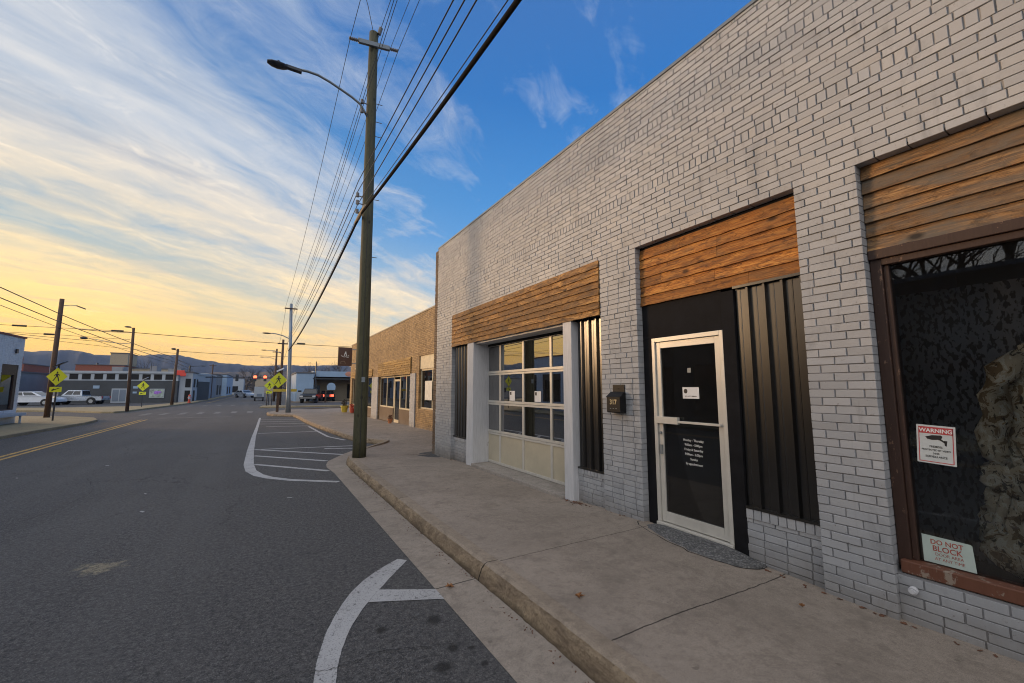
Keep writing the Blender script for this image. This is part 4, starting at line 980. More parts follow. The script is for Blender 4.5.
spanw('cable carrying the splice cases left of the corner pole', [(-24,40.7,6.0),(-14.1,40.6,5.93),(-9.1,40.1,5.88),(-8.4,40.3,5.86)], .014)
spanw('lower cable holding the short splice case', [(-24,40.7,5.5),(-12.6,40.6,5.45),(-8.4,40.3,5.3)], .012)

# ------------------------------------------------------------------ crosswalk signs
def diamond(x, y, z, s, zb, label, kind, post_mat, rot=0.0, bar=True, post_w=.03, plaque=True, solar=True, px=0.0):
    t = thing('crosswalk_sign', label, 'road sign', (x, y, zb), 'yellow green pedestrian crossing signs')
    Mr = Matrix.Translation((x, y, 0)) @ Matrix.Rotation(rot, 4, 'Z')
    mb = MB(); mb.box(px-post_w, px+post_w, .02, .02+2*post_w, zb, z+s*.55+(.25 if solar else 0)); mb.build('post', post_mat, t, xf=Mr)
    F_ = Mr @ Matrix(((1,0,0,0),(0,0,-1,0),(0,1,0,z),(0,0,0,1)))
    r = s*.7071
    mb = MB(); poly(mb, F_, [(0,-r),(r,0),(0,r),(-r,0)], 0, .006); mb.build('diamond_panel', M['ped_yellow'], t)
    k = s/.75
    mb = MB()
    for P in ([(-.02,.20),(.03,.20),(.05,.245),(.03,.29),(-.02,.29),(-.04,.245)], [(-.05,.18),(.05,.19),(.06,.0),(-.05,.0)], [(-.05,.18),(-.15,.06),(-.13,.03),(-.03,.12)], [(.05,.17),(.15,.09),(.13,.05),(.04,.11)], [(-.05,.02),(.01,.02),(-.08,-.14),(-.16,-.27),(-.20,-.24),(-.11,-.10)], [(.0,.02),(.06,.02),(.10,-.10),(.14,-.27),(.09,-.28),(.05,-.11)]):
        poly(mb, F_, [(a*k, b*k) for a, b in P], .0065, .003)
    mb.build('walking_figure', M['blackprint'], t)
    if plaque:
        F2 = Mr @ Matrix(((1,0,0,0),(0,0,-1,0),(0,1,0,z-r-.22*k),(0,0,0,1)))
        mb = MB(); poly(mb, F2, [(-.3*k,-.15*k),(.3*k,-.15*k),(.3*k,.15*k),(-.3*k,.15*k)], 0, .006); o = mb.build('arrow_panel', M['ped_yellow'], t)
        mb = MB(); poly(mb, F2, [(-.2*k,-.1*k),(-.17*k,.0),(-.05*k,-.03*k),(.2*k,.07*k),(.18*k,.1*k),(-.07*k,.01*k),(-.10*k,.06*k)], .0065, .003); mb.build('arrow', M['blackprint'], o)
    if solar:
        mb = MB(); mb.obox(Mr @ Matrix.Translation((px+.05, 0.05, z+s*.55+.28)) @ Matrix.Rotation(R_(-28),4,'Y') @ Matrix.Rotation(R_(15),4,'X'), .5, .36, .04); mb.build('solar_panel', M['lampdark'] if kind == 'dark' else M['strip_white'], t)
    if bar:
        mb = MB(); mb.box(-.30, 1.15, -.05, .02, z-r-.26, z-r-.08); mb.build('beacon_bar', M['pot_yellow'], t, xf=Mr)
    return t
diamond(-9.04, 30.5, 2.36, .66, .12, 'large crosswalk sign on a thin post in front of the brown corner pole', 'dark', M['lampdark'], R_(-20), False, .025)
diamond(-9.12, 49.5, 1.98, .66, .12, 'small distant crosswalk sign in front of the dark building', 'pale', M['lampdark'], R_(-15), False, .025)
diamond(1.02, 33.0, 2.33, .76, .12, 'crosswalk sign with yellow beacon bar on a brown wooden post at the right corner', 'pale', M['pole_brown'], R_(-5), True, .08, False, True, .02)
diamond(.72, 48.0, 2.05, .66, .02, 'smaller crosswalk sign with arrow plate just left of the wooden post sign', 'pale', M['lampdark'], R_(0), False, .03, True, False)
# bollards
for x, lab in ((.55, 'left of two thin dark posts near the far junction'), (.95, 'right of two thin dark posts near the far junction')):
    mb = MB(); mb.tube([(x,47,.1),(x,47,1.25),(x,47,1.3)], [.05,.05,.02], 8); tag(mb.build('bollard', M['lampdark']), lab, 'bollard', 'bollards at the far junction')
# channelizer on left kerb
t = thing('fire_hydrant', 'slim red and white hydrant on the left kerb near the far buildings', 'hydrant', (-6.95, 60.2, .1))
mb = MB(); mb.tube([(-6.95,60.2,.1),(-6.95,60.2,.18),(-6.95,60.2,.19),(-6.95,60.2,.55)], [.17,.17,.12,.12], 12); mb.build('barrel', M['rust_red'], t)
mb = MB(); mb.tube([(-6.95,60.2,.55),(-6.95,60.2,.85)], [.13,.13], 12); mb.build('collar', M['strip_white'], t)
mb = MB(); mb.tube([(-6.95,60.2,.85),(-6.95,60.2,.98),(-6.95,60.2,1.08)], [.14,.12,.03], 12); mb.tube([(-7.15,60.2,.7),(-6.75,60.2,.7)], .05, 8); mb.build('bonnet', M['rust_red'], t)

# traffic signal mast
tm = thing('traffic_signal_mast', 'long mast arm carrying traffic signals over the far end of the street', 'traffic signal', (-8.9, 75, 0))
mb = MB(); mb.tube([(-8.9,75,0),(-8.9,75,5.0)], [.15,.11], 10); mb.build('post', M['lampdark'], tm)
mb = MB(); mb.tube([(-8.9,75,3.35),(-3,75,3.45),(1.2,75,3.5)], [.08,.06,.04], 8); mb.build('mast_arm', M['lampdark'], tm)
mb = MB(); mb.tube([(-8.9,75,4.9),(-7.6,75,5.0)], .04, 6); mb.ell(-7.4,75,5.0,.3,.12,.07); mb.build('lamp_head', M['lampdark'], tm)
for (x, on) in ((-3.15, 0), (-.85, 1), (.47, 1)):
    mb = MB(); mb.box(x-.2, x+.2, 74.75, 74.95, 2.85, 3.85); hd = mb.build('signal_head', M['lampdark'], tm, bevel=.02)
    for k in range(3):
        lit = on and k == 2
        mb = MB(); r = .24 if lit else .12
        mb.ell(x, 74.74, 3.62-.34*(2-k) if not lit else 3.50, r, .03, r, 14, 8); mb.build('signal_lens', M['sig_on'] if lit else M['lampdark'], hd)

# ------------------------------------------------------------------ vehicles
def car(name, label, prof, glassprof, L, W, mats, loc, rot, wheels, wr=.34, lights=(), bed=None, body=None):
    t = thing(name, label, 'car' if 'sedan' in name or 'car' in name else 'truck', loc)
    xf = Matrix.Identity(4)
    off = Vector(loc)
    mb = MB(); hw = W/2
    rings = [[(x, y*1.0 + 0, z) for x, z in prof] for y in (-hw*.94, -hw, hw, hw*.94)]
    rings[0] = [(x*.985, -hw*.90, z*.99+.005) for x, z in prof]; rings[3] = [(x*.985, hw*.90, z*.99+.005) for x, z in prof]
    rings[1] = [(x, -hw*.985, z) for x, z in prof]; rings[2] = [(x, hw*.985, z) for x, z in prof]
    mb.loft(rings); T = Matrix.Translation(loc)
    bo = mb.build('body', mats[0], t, bevel=.05, xf=T)
    mb = MB(); mb.loft([[(x*1.0, -hw*.76, z) if z > 1.2*0+max(p[1] for p in glassprof)-.1 else (x, -hw*.93, z) for x, z in glassprof], [(x, hw*.76, z) if z > max(p[1] for p in glassprof)-.1 else (x, hw*.93, z) for x, z in glassprof]])
    cb = mb.build('cabin', mats[0], t, bevel=.04, xf=T)
    # side glass, on the sloping cabin sides
    zmx = max(p[1] for p in glassprof); zmn = min(p[1] for p in glassprof); xs = sorted(p[0] for p in glassprof)
    tops = sorted(p[0] for p in glassprof if p[1] > zmx-.1); bots = sorted(p[0] for p in glassprof if p[1] <= zmx-.1)
    def sidept(u, v, s):  # u across, v up
        xb = bots[0]+(bots[-1]-bots[0])*u; xt = tops[0]+(tops[-1]-tops[0])*u
        return (xb+(xt-xb)*v, s*(hw*.93+(hw*.76-hw*.93)*v+.012), zmn+(zmx-zmn)*v)
    for s in (-1, 1):
        for (u0, u1) in ((.10,.49),(.53,.90)):
            mb = MB(); q = [sidept(u0,.22,s), sidept(u1,.22,s), sidept(u1,.84,s), sidept(u0,.84,s)]
            q2 = [(a, b-s*.03, c) for a, b, c in q]; mb.loft([q, q2]); mb.build('side_window', mats[1], cb, xf=T)
    for (e, sx) in ((0, -1), (-1, 1)):
        mb = MB(); xb = bots[e]; xt = tops[e]
        q = [(xb+(xt-xb)*v+sx*.015, y, zmn+(zmx-zmn)*v+.01) for v, y in ((.15,-hw*.82),(.15,hw*.82),(.85,hw*.68),(.85,-hw*.68))]
        q2 = [(a-sx*.03, b, c) for a, b, c in q]; mb.loft([q, q2]); mb.build('windscreen', mats[1], cb, xf=T)
    for x in wheels:
        for s in (-1, 1):
            mb = MB(); mb.tube([(x, s*(hw-.24), wr), (x, s*(hw-.22), wr), (x, s*(hw+.0), wr), (x, s*(hw+.01), wr)], [wr*.9, wr, wr, wr*.93], 18); wh = mb.build('wheel', M['tyre'], t, xf=T)
            mb = MB(); mb.tube([(x, s*(hw-.02), wr), (x, s*(hw+.022), wr)], wr*.58, 14); mb.build('rim', M['rim'], wh, xf=T)
            mb = MB(); mb.tube([(x, s*(hw-.3), wr+.02), (x, s*(hw-.006), wr+.02)], wr*1.18, 18); mb.build('wheel_arch', M['tyre'], t, xf=T)
    for (nm, x, y, z, w, h, m) in lights:
        mb = MB(); mb.box(x-.03, x+.03, y-w/2, y+w/2, z-h/2, z+h/2); mb.build(nm, m, t, xf=T)
    if bed:
        mb = MB(); mb.box(bed[0], bed[1], -hw+.12, hw-.12, bed[2]-.02, bed[2]+.006); mb.build('bed_floor', M['tyre'], t, xf=T)
    t.rotation_euler.z = rot
    if name == 'pickup_truck': t.scale = (.84, .84, .9)
    return t
sed = [(-2.2,.35),(-2.25,.6),(-2.15,.92),(-1.6,.98),(.9,.95),(2.0,.80),(2.2,.62),(2.2,.35)]
sedg = [(-2.0,.93),(-1.45,1.42),(.1,1.44),(1.1,.93)]
car('white_sedan', 'white hatchback with red tail lights parked behind the white corner building', sed, sedg, 4.4, 1.75, (M['car_white'], M['car_glass']), (-20.1, 63.0, 0), R_(-14), (-1.35, 1.35), .31,
    (('tail_light',-2.2,-.72,.78,.3,.16,M['tail']), ('tail_light',-2.2,.72,.78,.3,.16,M['tail']), ('side_light',-2.05,-.87,.78,.05,.14,M['tail']), ('headlight',2.15,-.65,.66,.3,.12,M['head']), ('headlight',2.15,.65,.66,.3,.12,M['head'])))
pk = [(-2.85,.5),(-2.88,.75),(-2.8,1.02),(-.4,1.05),(1.1,1.08),(2.5,1.02),(2.75,.9),(2.8,.5)]
pkg = [(-.75,1.03),(-.6,1.72),(.85,1.74),(1.45,1.06)]
car('pickup_truck', 'silver white crew cab pickup parked before the dark building, facing left', pk, pkg, 5.7, 1.95, (M['car_silver'], M['car_glass']), (-17.2, 64.6, 0), R_(180-14), (-1.75, 1.85), .40,
    (('tail_light',-2.86,-.85,.85,.14,.3,M['tail']), ('tail_light',-2.86,.85,.85,.14,.3,M['tail']), ('headlight',2.78,-.7,.82,.35,.2,M['head']), ('headlight',2.78,.7,.82,.35,.2,M['head']), ('grille',2.80,0,.75,.9,.3,M['tyre'])), (-2.7,-.8,1.03))
car('black_pickup_truck', 'black pickup parked in front of the pale blue building across the side street', pk, pkg, 5.6, 1.85, (M['car_black'], M['car_glass']), (5.6, 58.6, 0), R_(-105), (-1.75, 1.8), .38,
    (('headlight',2.78,-.7,.82,.35,.16,M['head']), ('headlight',2.78,.7,.82,.35,.16,M['head']), ('bumper',2.83,0,.62,1.7,.12,M['rim'])), (-2.7,-.8,1.04))
car('dark_car', 'dark car with glowing red tail light on the canopy forecourt', sed, sedg, 4.3, 1.75, (M['car_black'], M['car_glass']), (8.1, 63.6, 0), R_(80), (-1.3,1.35), .31,
    (('tail_light',-2.22,-.6,.8,.5,.28,M['tail_on']), ('tail_light',-2.22,.6,.8,.5,.28,M['tail_on'])))
car('grey_car', 'small grey car far down the street on the left lane', sed, sedg, 4.3, 1.75, (M['car_silver'], M['car_glass']), (-2.6, 96, 0), R_(-60), (-1.3,1.35), .31, (('headlight',2.2,-.6,.7,.3,.12,M['head']),))
# box truck
t = thing('box_van', 'white box van seen from behind under the red signals', 'van', (-.15, 70.5, 0))
mb = MB(); mb.box(-.78,.45,69.6,73.4,.55,2.0); mb.build('cargo_box', M['strip_white'], t, bevel=.04)
mb = MB(); mb.box(-.45,.2,69.57,69.599,.62,1.0); mb.build('rear_door', M['slate_blue'], t)
mb = MB(); mb.box(-.8,.5,69.5,69.7,.35,.5); mb.build('bumper', M['lampdark'], t)
for x in (-.65,.35):
    mb = MB(); mb.tube([(x-.09,70.3,.3),(x+.09,70.3,.3)], .3, 14); mb.build('wheel', M['tyre'], t)

# ------------------------------------------------------------------ other buildings
def blk(mb, x0, x1, y0, y1, z0, z1): return mb.box(x0, x1, y0, y1, z0, z1)
# white brick building at the left corner
W = thing('white_corner_building', 'white painted brick shop at the left edge with dark framed window', 'building', (-10, 29.5, 0))
wh = [(27.75, 29.28, .72, 2.88), (24.6, 26.9, .72, 2.88)]
mb = MB(); random.seed(5); bricks(mb, -10, 23.5, 29.55, -.1, 4.16, wh, bl=.21, bh=.075, out=-1); mb.build('front_wall', M['white_brick'], W)
mb = MB(); slab_with_holes(mb, -10.25, -10.011, 23.5, 29.5, 0, 4.16, wh); mb.box(-20,-10.26,29.25,29.5,0,4.16); mb.box(-20,-10.26,23.5,23.75,0,4.16); mb.box(-20.2,-20.01,23.5,29.5,0,4.16); mb.build('side_wall', M['white_brick'], W)
mb = MB(); mb.box(-20.2,-9.96,23.45,29.6,4.162,4.24); mb.build('coping', M['red_wall'], W)
mb = MB(); mb.box(-13,-12.9,23.8,29.2,0,4.1); mb.build('partition', M['interior'], W)
for (a, b, c, d_) in wh:
    f = MB(); X = -10.12
    f.box(X,X+.09,a,a+.14,c,d_); f.box(X,X+.09,b-.26,b,c,d_); f.box(X,X+.09,a+.141,b-.261,d_-.5,d_); f.box(X,X+.09,a+.141,b-.261,c,c+.08)
    fo = f.build('window', M['frame_brown'], W); g = MB(); g.box(X+.03,X+.04,a+.14,b-.26,c+.08,d_-.5); g.build('pane', M['glass'], fo)
mb = MB(); mb.box(-9.98,-9.6,26.5,29.4,.48,.60); mb.box(-9.7,-9.64,29.0,29.06,.1,.479); mb.box(-9.7,-9.64,27.0,27.06,.1,.479)
o = mb.build('bench', M['strip_white']); tag(o, 'pale bench ledge under the dark window of the white corner shop', 'bench')
mb = MB(); mb.box(-9.99,-9.93,29.0-.3,29.0-.15,3.4,3.6); mb.build('vent', M['lampdark'], W)
W3 = thing('brown_shop_building', 'low brown brick shop with dark windows next to the white corner building, across the street', 'building', (-10.2, 9, 0))
mb = MB(); mb.box(-22,-10.2,9,23.3,0,4.5); mb.build('wall', M['brown_brick'], W3); mb = MB(); mb.box(-22.1,-10.1,8.9,23.35,4.501,4.62); mb.build('coping', M['grey_wall'], W3)
for y in (10,14.5,19):
    mb = MB(); mb.box(-10.195,-10.12,y,y+3.2,.7,2.9); mb.build('window', M['car_glass'], W3)
# buildings across the street, outside the frame but mirrored in the glass
W2 = thing('dark_brick_building', 'dark brick building across the street mirrored in the shop glass', 'building', (-13, -2, 0))
mb = MB(); mb.box(-17,-13,-16,8.2,0,5.9); mb.build('wall', M['brown_brick'], W2); mb = MB(); mb.box(-17.1,-12.9,-16.1,8.3,5.901,6.05); mb.build('coping', M['grey_wall'], W2)
for y in (-13,-8,-3,2):
    mb = MB(); mb.box(-12.995,-12.95,y,y+3.4,.7,2.9); mb.build('window', M['car_glass'], W2)

def tree(x, y, h, seed, label, spread=.45):
    random.seed(seed); t = thing('bare_tree', label, 'tree', (x, y, 0), 'bare trees across the street')
    tr = MB(); br = MB()
    def grow(p, d, l, r, lev):
        q = p + d*l; (tr if lev < 1 else br).tube([p, (p+q)/2 + Vector((random.gauss(0,l*.04),random.gauss(0,l*.04),0)), q], [r, r*.85, r*.7], 5 if lev > 1 else 8)
        if lev >= 6 or r < .006: return
        for _ in range(3 if lev < 4 else 2):
            nd = (d + Vector((random.gauss(0,spread), random.gauss(0,spread), random.gauss(.08,.25)))).normalized()
            grow(q if random.random() < .6 else p.lerp(q, random.uniform(.5,1)), nd, l*random.uniform(.62,.85), r*.6, lev+1)
    grow(Vector((x,y,0)), Vector((0,0,1)), h*.27, h*.020, 0)
    tr.build('trunk', M['bark'], t); br.build('crown', M['bark'], t)
for i, (x, y, h, lab) in enumerate(((-19.5,-1,16,'bare tree behind the dark brick building, southern one'),(-20,4,17,'bare tree behind the dark brick building, second one'),(-19.5,7.5,15,'bare tree behind the dark brick building, third one'),(-20,-7,15,'bare tree behind the dark brick building, farthest back'),(-29,14,13,'bare tree behind the white corner building'))):
    tree(x, y, h, 40+i, lab)

for i, (x, y, h, lab) in enumerate(((3.2,118,9,'bare far tree above the box van, nearest the signals'),(-3.6,150,10,'bare far tree left of the red signals'),(9,105,9,'bare far tree behind the pale blue block'),(16,112,10,'bare far tree behind the canopy building'),(-22,112,9,'bare far tree behind the rust red building'))):
    tree(x, y, h, 70+i, lab)
for o_ in bpy.data.objects:
    if o_.name.startswith('bare_tree') and o_.location.y > 100: o_['group'] = 'bare trees far down the street'
# dark long building
ang = R_(-14)
D = thing('dark_long_building', 'long dark slate building with a pale strip of square windows behind the parked pickup', 'building', (-22.5, 70.2, 0))
T = Matrix.Translation((-22.5, 70.2, 0)) @ Matrix.Rotation(ang, 4, 'Z')
def dpart(nm, mb, m, par=None): return mb.build(nm, m, par or D, xf=T)
Ld = 13.9
mb = MB(); mb.box(2.2,Ld,0,10,0,2.72); dpart('wall', mb, M['dark_bldg'])
mb = MB(); mb.box(2.2,Ld,.02,10,2.722,3.60); dpart('upper_wall', mb, M['strip_white'])
mb = MB(); mb.box(2.1,Ld+.1,-.12,10.1,3.602,3.86); dpart('parapet', mb, M['strip_white'])
mb = MB(); mb.box(2.18,Ld+.02,-.03,.018,2.70,2.75); dpart('ledge', mb, M['strip_white'])
for k in range(12):
    x = 3.03 + k*1.19
    if x + .8 > Ld: break
    mb = MB(); mb.box(x, x+.82, -.012, .018, 2.83, 3.50); w = dpart('window', mb, M['dark_gap'])
    mb = MB(); mb.box(x-.03, x+.85, -.03, -.013, 2.79, 2.828); dpart('sill', mb, M['strip_white'], w)
mb = MB(); mb.box(7.25,8.80,-.05,-.001,.02,1.75); w = dpart('double_door', mb, M['strip_white'])
for x in (7.36, 8.07):
    mb = MB(); mb.box(x,x+.62,-.065,-.051,.2,1.62); dpart('pane', mb, M['slate_blue'], w)
mb = MB(); mb.box(11.05,12.6,-.06,-.001,.58,1.72); w = dpart('mural_panel', mb, M['strip_white'])
mb = MB(); mb.box(11.12,12.53,-.075,-.061,.65,1.65); dpart('mural_ground', mb, M['mural'], w); mb = MB(); mb.ell(11.8,-.08,1.25,.3,.012,.22); mb.ell(12.1,-.08,1.3,.2,.012,.12); dpart('mural_blob', mb, M['purple'], w)
for (x, z, w_, h_, lab) in ((5.4,1.75,.62,.36,''),(9.35,1.75,.5,.28,''),(9.35,1.15,.4,.22,'')):
    mb = MB(); mb.box(x,x+w_,-.03,-.001,z,z+h_); dpart('wall_sign', mb, M['blue_wall'])
for (x, y, a_, h_) in ((5.0, 4, 1.2, .7), (8.6, 5, .8, .9), (11.5, 3, 1.4, .5)):
    mb = MB(); mb.box(x, x+a_, y, y+1.2, 3.861, 3.861+h_); mb.box(x+.1, x+a_-.1, y-.03, y-.001, 3.95, 3.8+h_); dpart('roof_unit', mb, M['grey_wall'])
mb = MB(); mb.tube([(10.1,2,3.86),(10.1,2,5.2)], .03, 5); mb.tube([(9.8,2,5.0),(10.4,2,5.0)], .02, 5); dpart('aerial', mb, M['lampdark'])
E = thing('red_roof_building', 'rust red long box building rising behind the dark long building', 'building', (-25, 84, 0))
mb = MB(); mb.box(-22.6,-17.4,82,90,0,5.1); mb.build('wall', M['red_wall'], E); mb = MB(); mb.box(-22.7,-17.3,81.9,90.1,5.101,5.2); mb.build('roof', M['roofing'], E)
mb = MB(); mb.tube([(-20.6,83,5.2),(-20.6,83,5.45)], .12, 8); mb.build('vent', M['lampdark'], E)
E = thing('tan_tower_block', 'plain tan block showing above the dark building behind the slim lamp post', 'building', (-26, 130, 0))
mb = MB(); mb.box(-29.3,-26.3,126,134,0,9.6); mb.build('wall', M['tan_wall'], E); mb = MB(); mb.box(-29.4,-26.2,125.9,134.1,9.6,9.8); mb.build('roof', M['roofing'], E)
E = thing('low_tan_building', 'low tan building behind the right half of the dark long building', 'building', (-17, 84, 0))
mb = MB(); mb.box(-18,-12,83,90,0,4.7); mb.build('wall', M['tan_wall'], E); mb = MB(); mb.box(-18.1,-11.9,82.9,90.1,4.7,4.85); mb.build('roof', M['roofing'], E)
E = thing('chimney_building', 'red brick building with chimney seen between the left corner pole and the crosswalk sign', 'building', (-31,80,0))
mb = MB(); mb.box(-36,-27.6,82,90,0,5.0); mb.build('wall', M['red_wall'], E); mb = MB(); mb.box(-28.9,-27.9,81.9,82.6,5.0,6.0); mb.build('chimney', M['red_wall'], E); mb = MB(); mb.box(-36.1,-27.5,82.7,90.1,5.0,5.15); mb.build('roof', M['roofing'], E)
# street front row on the left, farther
def shop(nm, lab, x0, x1, y0, y1, h, mat, wins, roofm='roofing'):
    S = thing(nm, lab, 'building', ((x0+x1)/2, y0, 0)); mb = MB(); mb.box(x0,x1,y0,y1,0,h); mb.build('wall', M[mat], S)
    mb = MB(); mb.box(x0-.1,x1+.1,y0-.1,y1+.1,h+.001,h+.16); mb.build('roof', M[roofm], S)
    for (face, a, b, z0, z1) in wins:
        mb = MB()
        if face == 'S': mb.box(a,b,y0-.04,y0-.002,z0,z1)
        else: mb.box(x1+.002,x1+.04,a,b,z0,z1)
        mb.build('window', M['dark_gap'], S)
    return S
shop('pale_end_building', 'narrow pale building with dark openings at the right end of the dark long building', -8.9, -7.6, 67.2, 76, 3.75, 'strip_white', [('S',-8.3,-7.75,1.9,3.0),('S',-8.3,-7.75,.1,1.5),('E',68.5,70,1.9,3.0),('E',68.5,70,.1,1.5),('E',71.5,73,1.9,3)])
shop('slate_blue_building', 'two storey slate blue building with stacked dark windows down the left side', -13, -7.3, 80, 96, 3.95, 'slate_blue', [('S',-8.9,-7.7,2.5,3.5),('S',-8.9,-7.7,1.0,2.0),('E',82,84,2.6,3.5),('E',82,84,1.0,2.0)], 'strip_white')
shop('grey_stone_building', 'grey stone building just right of the slate blue one', -14, -7.4, 97, 112, 4.4, 'grey_wall', [('E',100,103,.5,2.4),('E',106,109,.5,2.4)])
shop('pale_teal_building', 'pale teal building beneath the far utility pole', -14, -6.8, 116, 140, 4.9, 'blue_wall', [('E',118,122,.5,2.2),('E',126,130,.5,2.2)])
shop('distant_white_building', 'small distant white building under the dark signal', -10, -5.0, 165, 175, 5.0, 'strip_white', [('S',-8,-6.5,.5,2.5)])
shop('distant_brown_building', 'distant brown building at the end of the street', -2, 6, 190, 205, 5.5, 'tan_wall', [('S',-1,1,.5,2.5)])
mb = MB(); mb.obox(Matrix.Translation((-8.9,66.6,3.72)) @ Matrix.Rotation(R_(-12),4,'Z'), 1.1,.08,.62); mb.obox(Matrix.Translation((-8.5,66.5,3.5)) @ Matrix.Rotation(R_(-12),4,'Z'), .6,.08,.45)
o = mb.build('red_shop_sign', M['red_banner'], bevel=.1); tag(o, 'bright red ragged sign above the narrow pale building', 'sign')
# far left small building behind sedan
shop('grey_service_building', 'grey service building behind the white hatchback', -42, -25.4, 72, 84, 3.7, 'grey_wall', [('S',-33,-29,1.0,1.9),('S',-28.4,-26,1.0,1.9)])
# right far: pale blue mural building and canopy
S = shop('pale_blue_building', 'pale blue block across the side street behind the black pickup', 3.9, 6.0, 61.5, 72, 3.75, 'blue_wall', [('S',4.2,4.6,.0,1.5)])
mb = MB(); mb.box(4.05,5.2,61.3,61.497,.05,1.3); mb.build('lower_panel', M['strip_white'], S)
C = thing('canopy_building', 'low blue building with dark fascia canopy and tan wall across the side street', 'building', (10, 62, 0))
mb = MB(); mb.box(6.02,26,66,80,0,3.35); mb.build('wall', M['tan_wall'], C)
mb = MB(); mb.box(5.9,26,61.5,66,2.98,3.12); mb.build('fascia', M['dark_bldg'], C); mb = MB(); mb.box(6.0,26.2,62.2,80,3.351,4.1); mb.build('parapet', M['blue_wall'], C)
mb = MB(); mb.box(6.25,6.4,61.7,61.85,0,2.98); mb.box(12.9,13.05,61.7,61.85,0,2.98); mb.box(19,19.15,61.7,61.85,0,2.98); mb.build('canopy_post', M['lampdark'], C)
mb = MB(); mb.box(6.3,7.3,65.9,65.99,.6,2.2); mb.build('window', M['slate_blue'], C); mb = MB(); mb.box(11.0,15.5,65.9,65.99,.3,2.4); mb.build('window', M['dark_gap'], C); 
mb = MB(); mb.box(16,18,65.9,65.99,.3,2.5); mb.build('shop_front', M['blue_wall'], C)
mb = MB(); poly(mb, Matrix(((1,0,0,8.0),(0,0,-1,60),(0,1,0,1.95),(0,0,0,1))), [(-.5,-.4),(.5,-.4),(.55,.1),(.4,.4),(.15,.55),(-.15,.55),(-.4,.4),(-.55,.1)], 0, .06); o = mb.build('arched_sign', M['blue_wall'], bevel=.01); tag(o, 'pale arched sign board standing in front of the canopy building', 'sign')
mb = MB(); mb.tube([(8.0,60.05,0),(8.0,60.05,1.6)], .04, 6); tag(mb.build('sign_post', M['lampdark']), 'thin post holding the pale arched sign', 'post')
mb = MB(); mb.box(7.0,7.16,57.6,57.76,0,1.4); tag(mb.build('wood_post', M['pole_brown'], bevel=.01), 'short square brown post by the black pickup', 'post')
mb = MB(); mb.ell(9.9,58,3.62,.55,.05,.34,16,10); mb.tube([(10.6,58.1,0),(10.6,58.1,3.7)], .05, 8); tag(mb.build('oval_sign', M['orange_sign']), 'orange oval sign on a pole beyond the projecting brown sign', 'sign')
t = thing('utility_pole', 'thin pole with double arm above the canopy building', 'utility pole', (6.2, 57.9, 0)); mb = MB(); mb.tube([(6.1,60.5,0),(6.1,60.5,5.3)], .06, 8); mb.build('post', M['lampdark'], t)

# ------------------------------------------------------------------ hills and woods
random.seed(11)
RIDGE = [(-60,.056),(-40,.058),(-26,.060),(-20.1,.0581),(-18.6,.0595),(-16.6,.0615),(-14.3,.0586),(-12.3,.0585),(-9.0,.0615),(-7.9,.0625),(-6.8,.0612),(-6.0,.0573),(-5.0,.0522),(-3.3,.0475),(-2.2,.0488),(-.7,.0460),(.6,.0480),(4.6,.0486),(7.0,.0515),(8.1,.0505),(12,.048),(20,.044),(40,.035),(75,.03)]
# azimuths measured from +Y; tops as a slope
def fbm(x, seed=0):
    v = 0; a = 1
    for k in range(5): v += a*math.sin(x*(1.7**k)*3.1 + k*2.1 + seed); a *= .55
    return v
def ridge(mb, tab, dist, depth, jag, seed, az0=-80, az1=100, step=.25):
    n = int((az1-az0)/step); rows = []
    for i in range(n+1):
        az = az0 + i*step; s = interp(tab, az); top = 1.75 + s*dist + fbm(az*.5, seed)*jag*.45 + random.gauss(0, jag*.3)
        prof = [(-depth, -2), (-depth*.75, top*.30), (-depth*.5, top*.55), (-depth*.25, top*.82), (0, top), (depth*.5, top*.7), (depth, -2)]
        r_ = []
        for (d, z) in prof:
            dd = dist + d + fbm(az*.35+z*.02, seed+3)*dist*.02; a = R_(az); zz = max(-2, z*(1+.06*fbm(az*.9+d*.01, seed+1))) if 0 < z < top else z
            r_.append((dd*math.sin(a), dd*math.cos(a), zz))
        rows.append(r_)
    m_ = len(rows[0]); mb.add([p for r in rows for p in r], [(i*m_+j, (i+1)*m_+j, (i+1)*m_+j+1, i*m_+j+1) for i in range(n) for j in range(m_-1)])
mb = MB(); ridge(mb, RIDGE, 1300, 420, 1.6, 1); stx('hills', mb, M['hill'], smooth=True)
LOW = [(-60,.022),(-16,.022),(-12,.026),(-6,.030),(0,.034),(3,.036),(7,.037),(11,.037),(20,.03),(75,.02)]
mb = MB(); ridge(mb, LOW, 620, 150, 1.2, 5); stx('foothills', mb, M['woods'], smooth=True)
mb = MB()
for i in range(420):
    az = random.uniform(-22, 14); d = random.uniform(230, 480); a = R_(az); x, y = d*math.sin(a), d*math.cos(a); h = random.uniform(5, 9.5)*d/350
    for k in range(26):
        u = random.uniform(0, 6.28); rr = random.uniform(0, h*.45); zz = h*random.uniform(.15, 1); rr *= math.sin(min(1, zz/h)*2.6)+.15; s = h*.12
        p = Vector((x+rr*math.cos(u), y+rr*math.sin(u), zz))
        q = [p + Vector((random.gauss(0,s), random.gauss(0,s), random.gauss(0,s))) for _ in range(3)]; mb.add(q, [(0,1,2)])
tag(mb.build('winter_woods', M['woods']), 'brown winter woods massed below the hills at the street end', 'woods', kind='stuff')

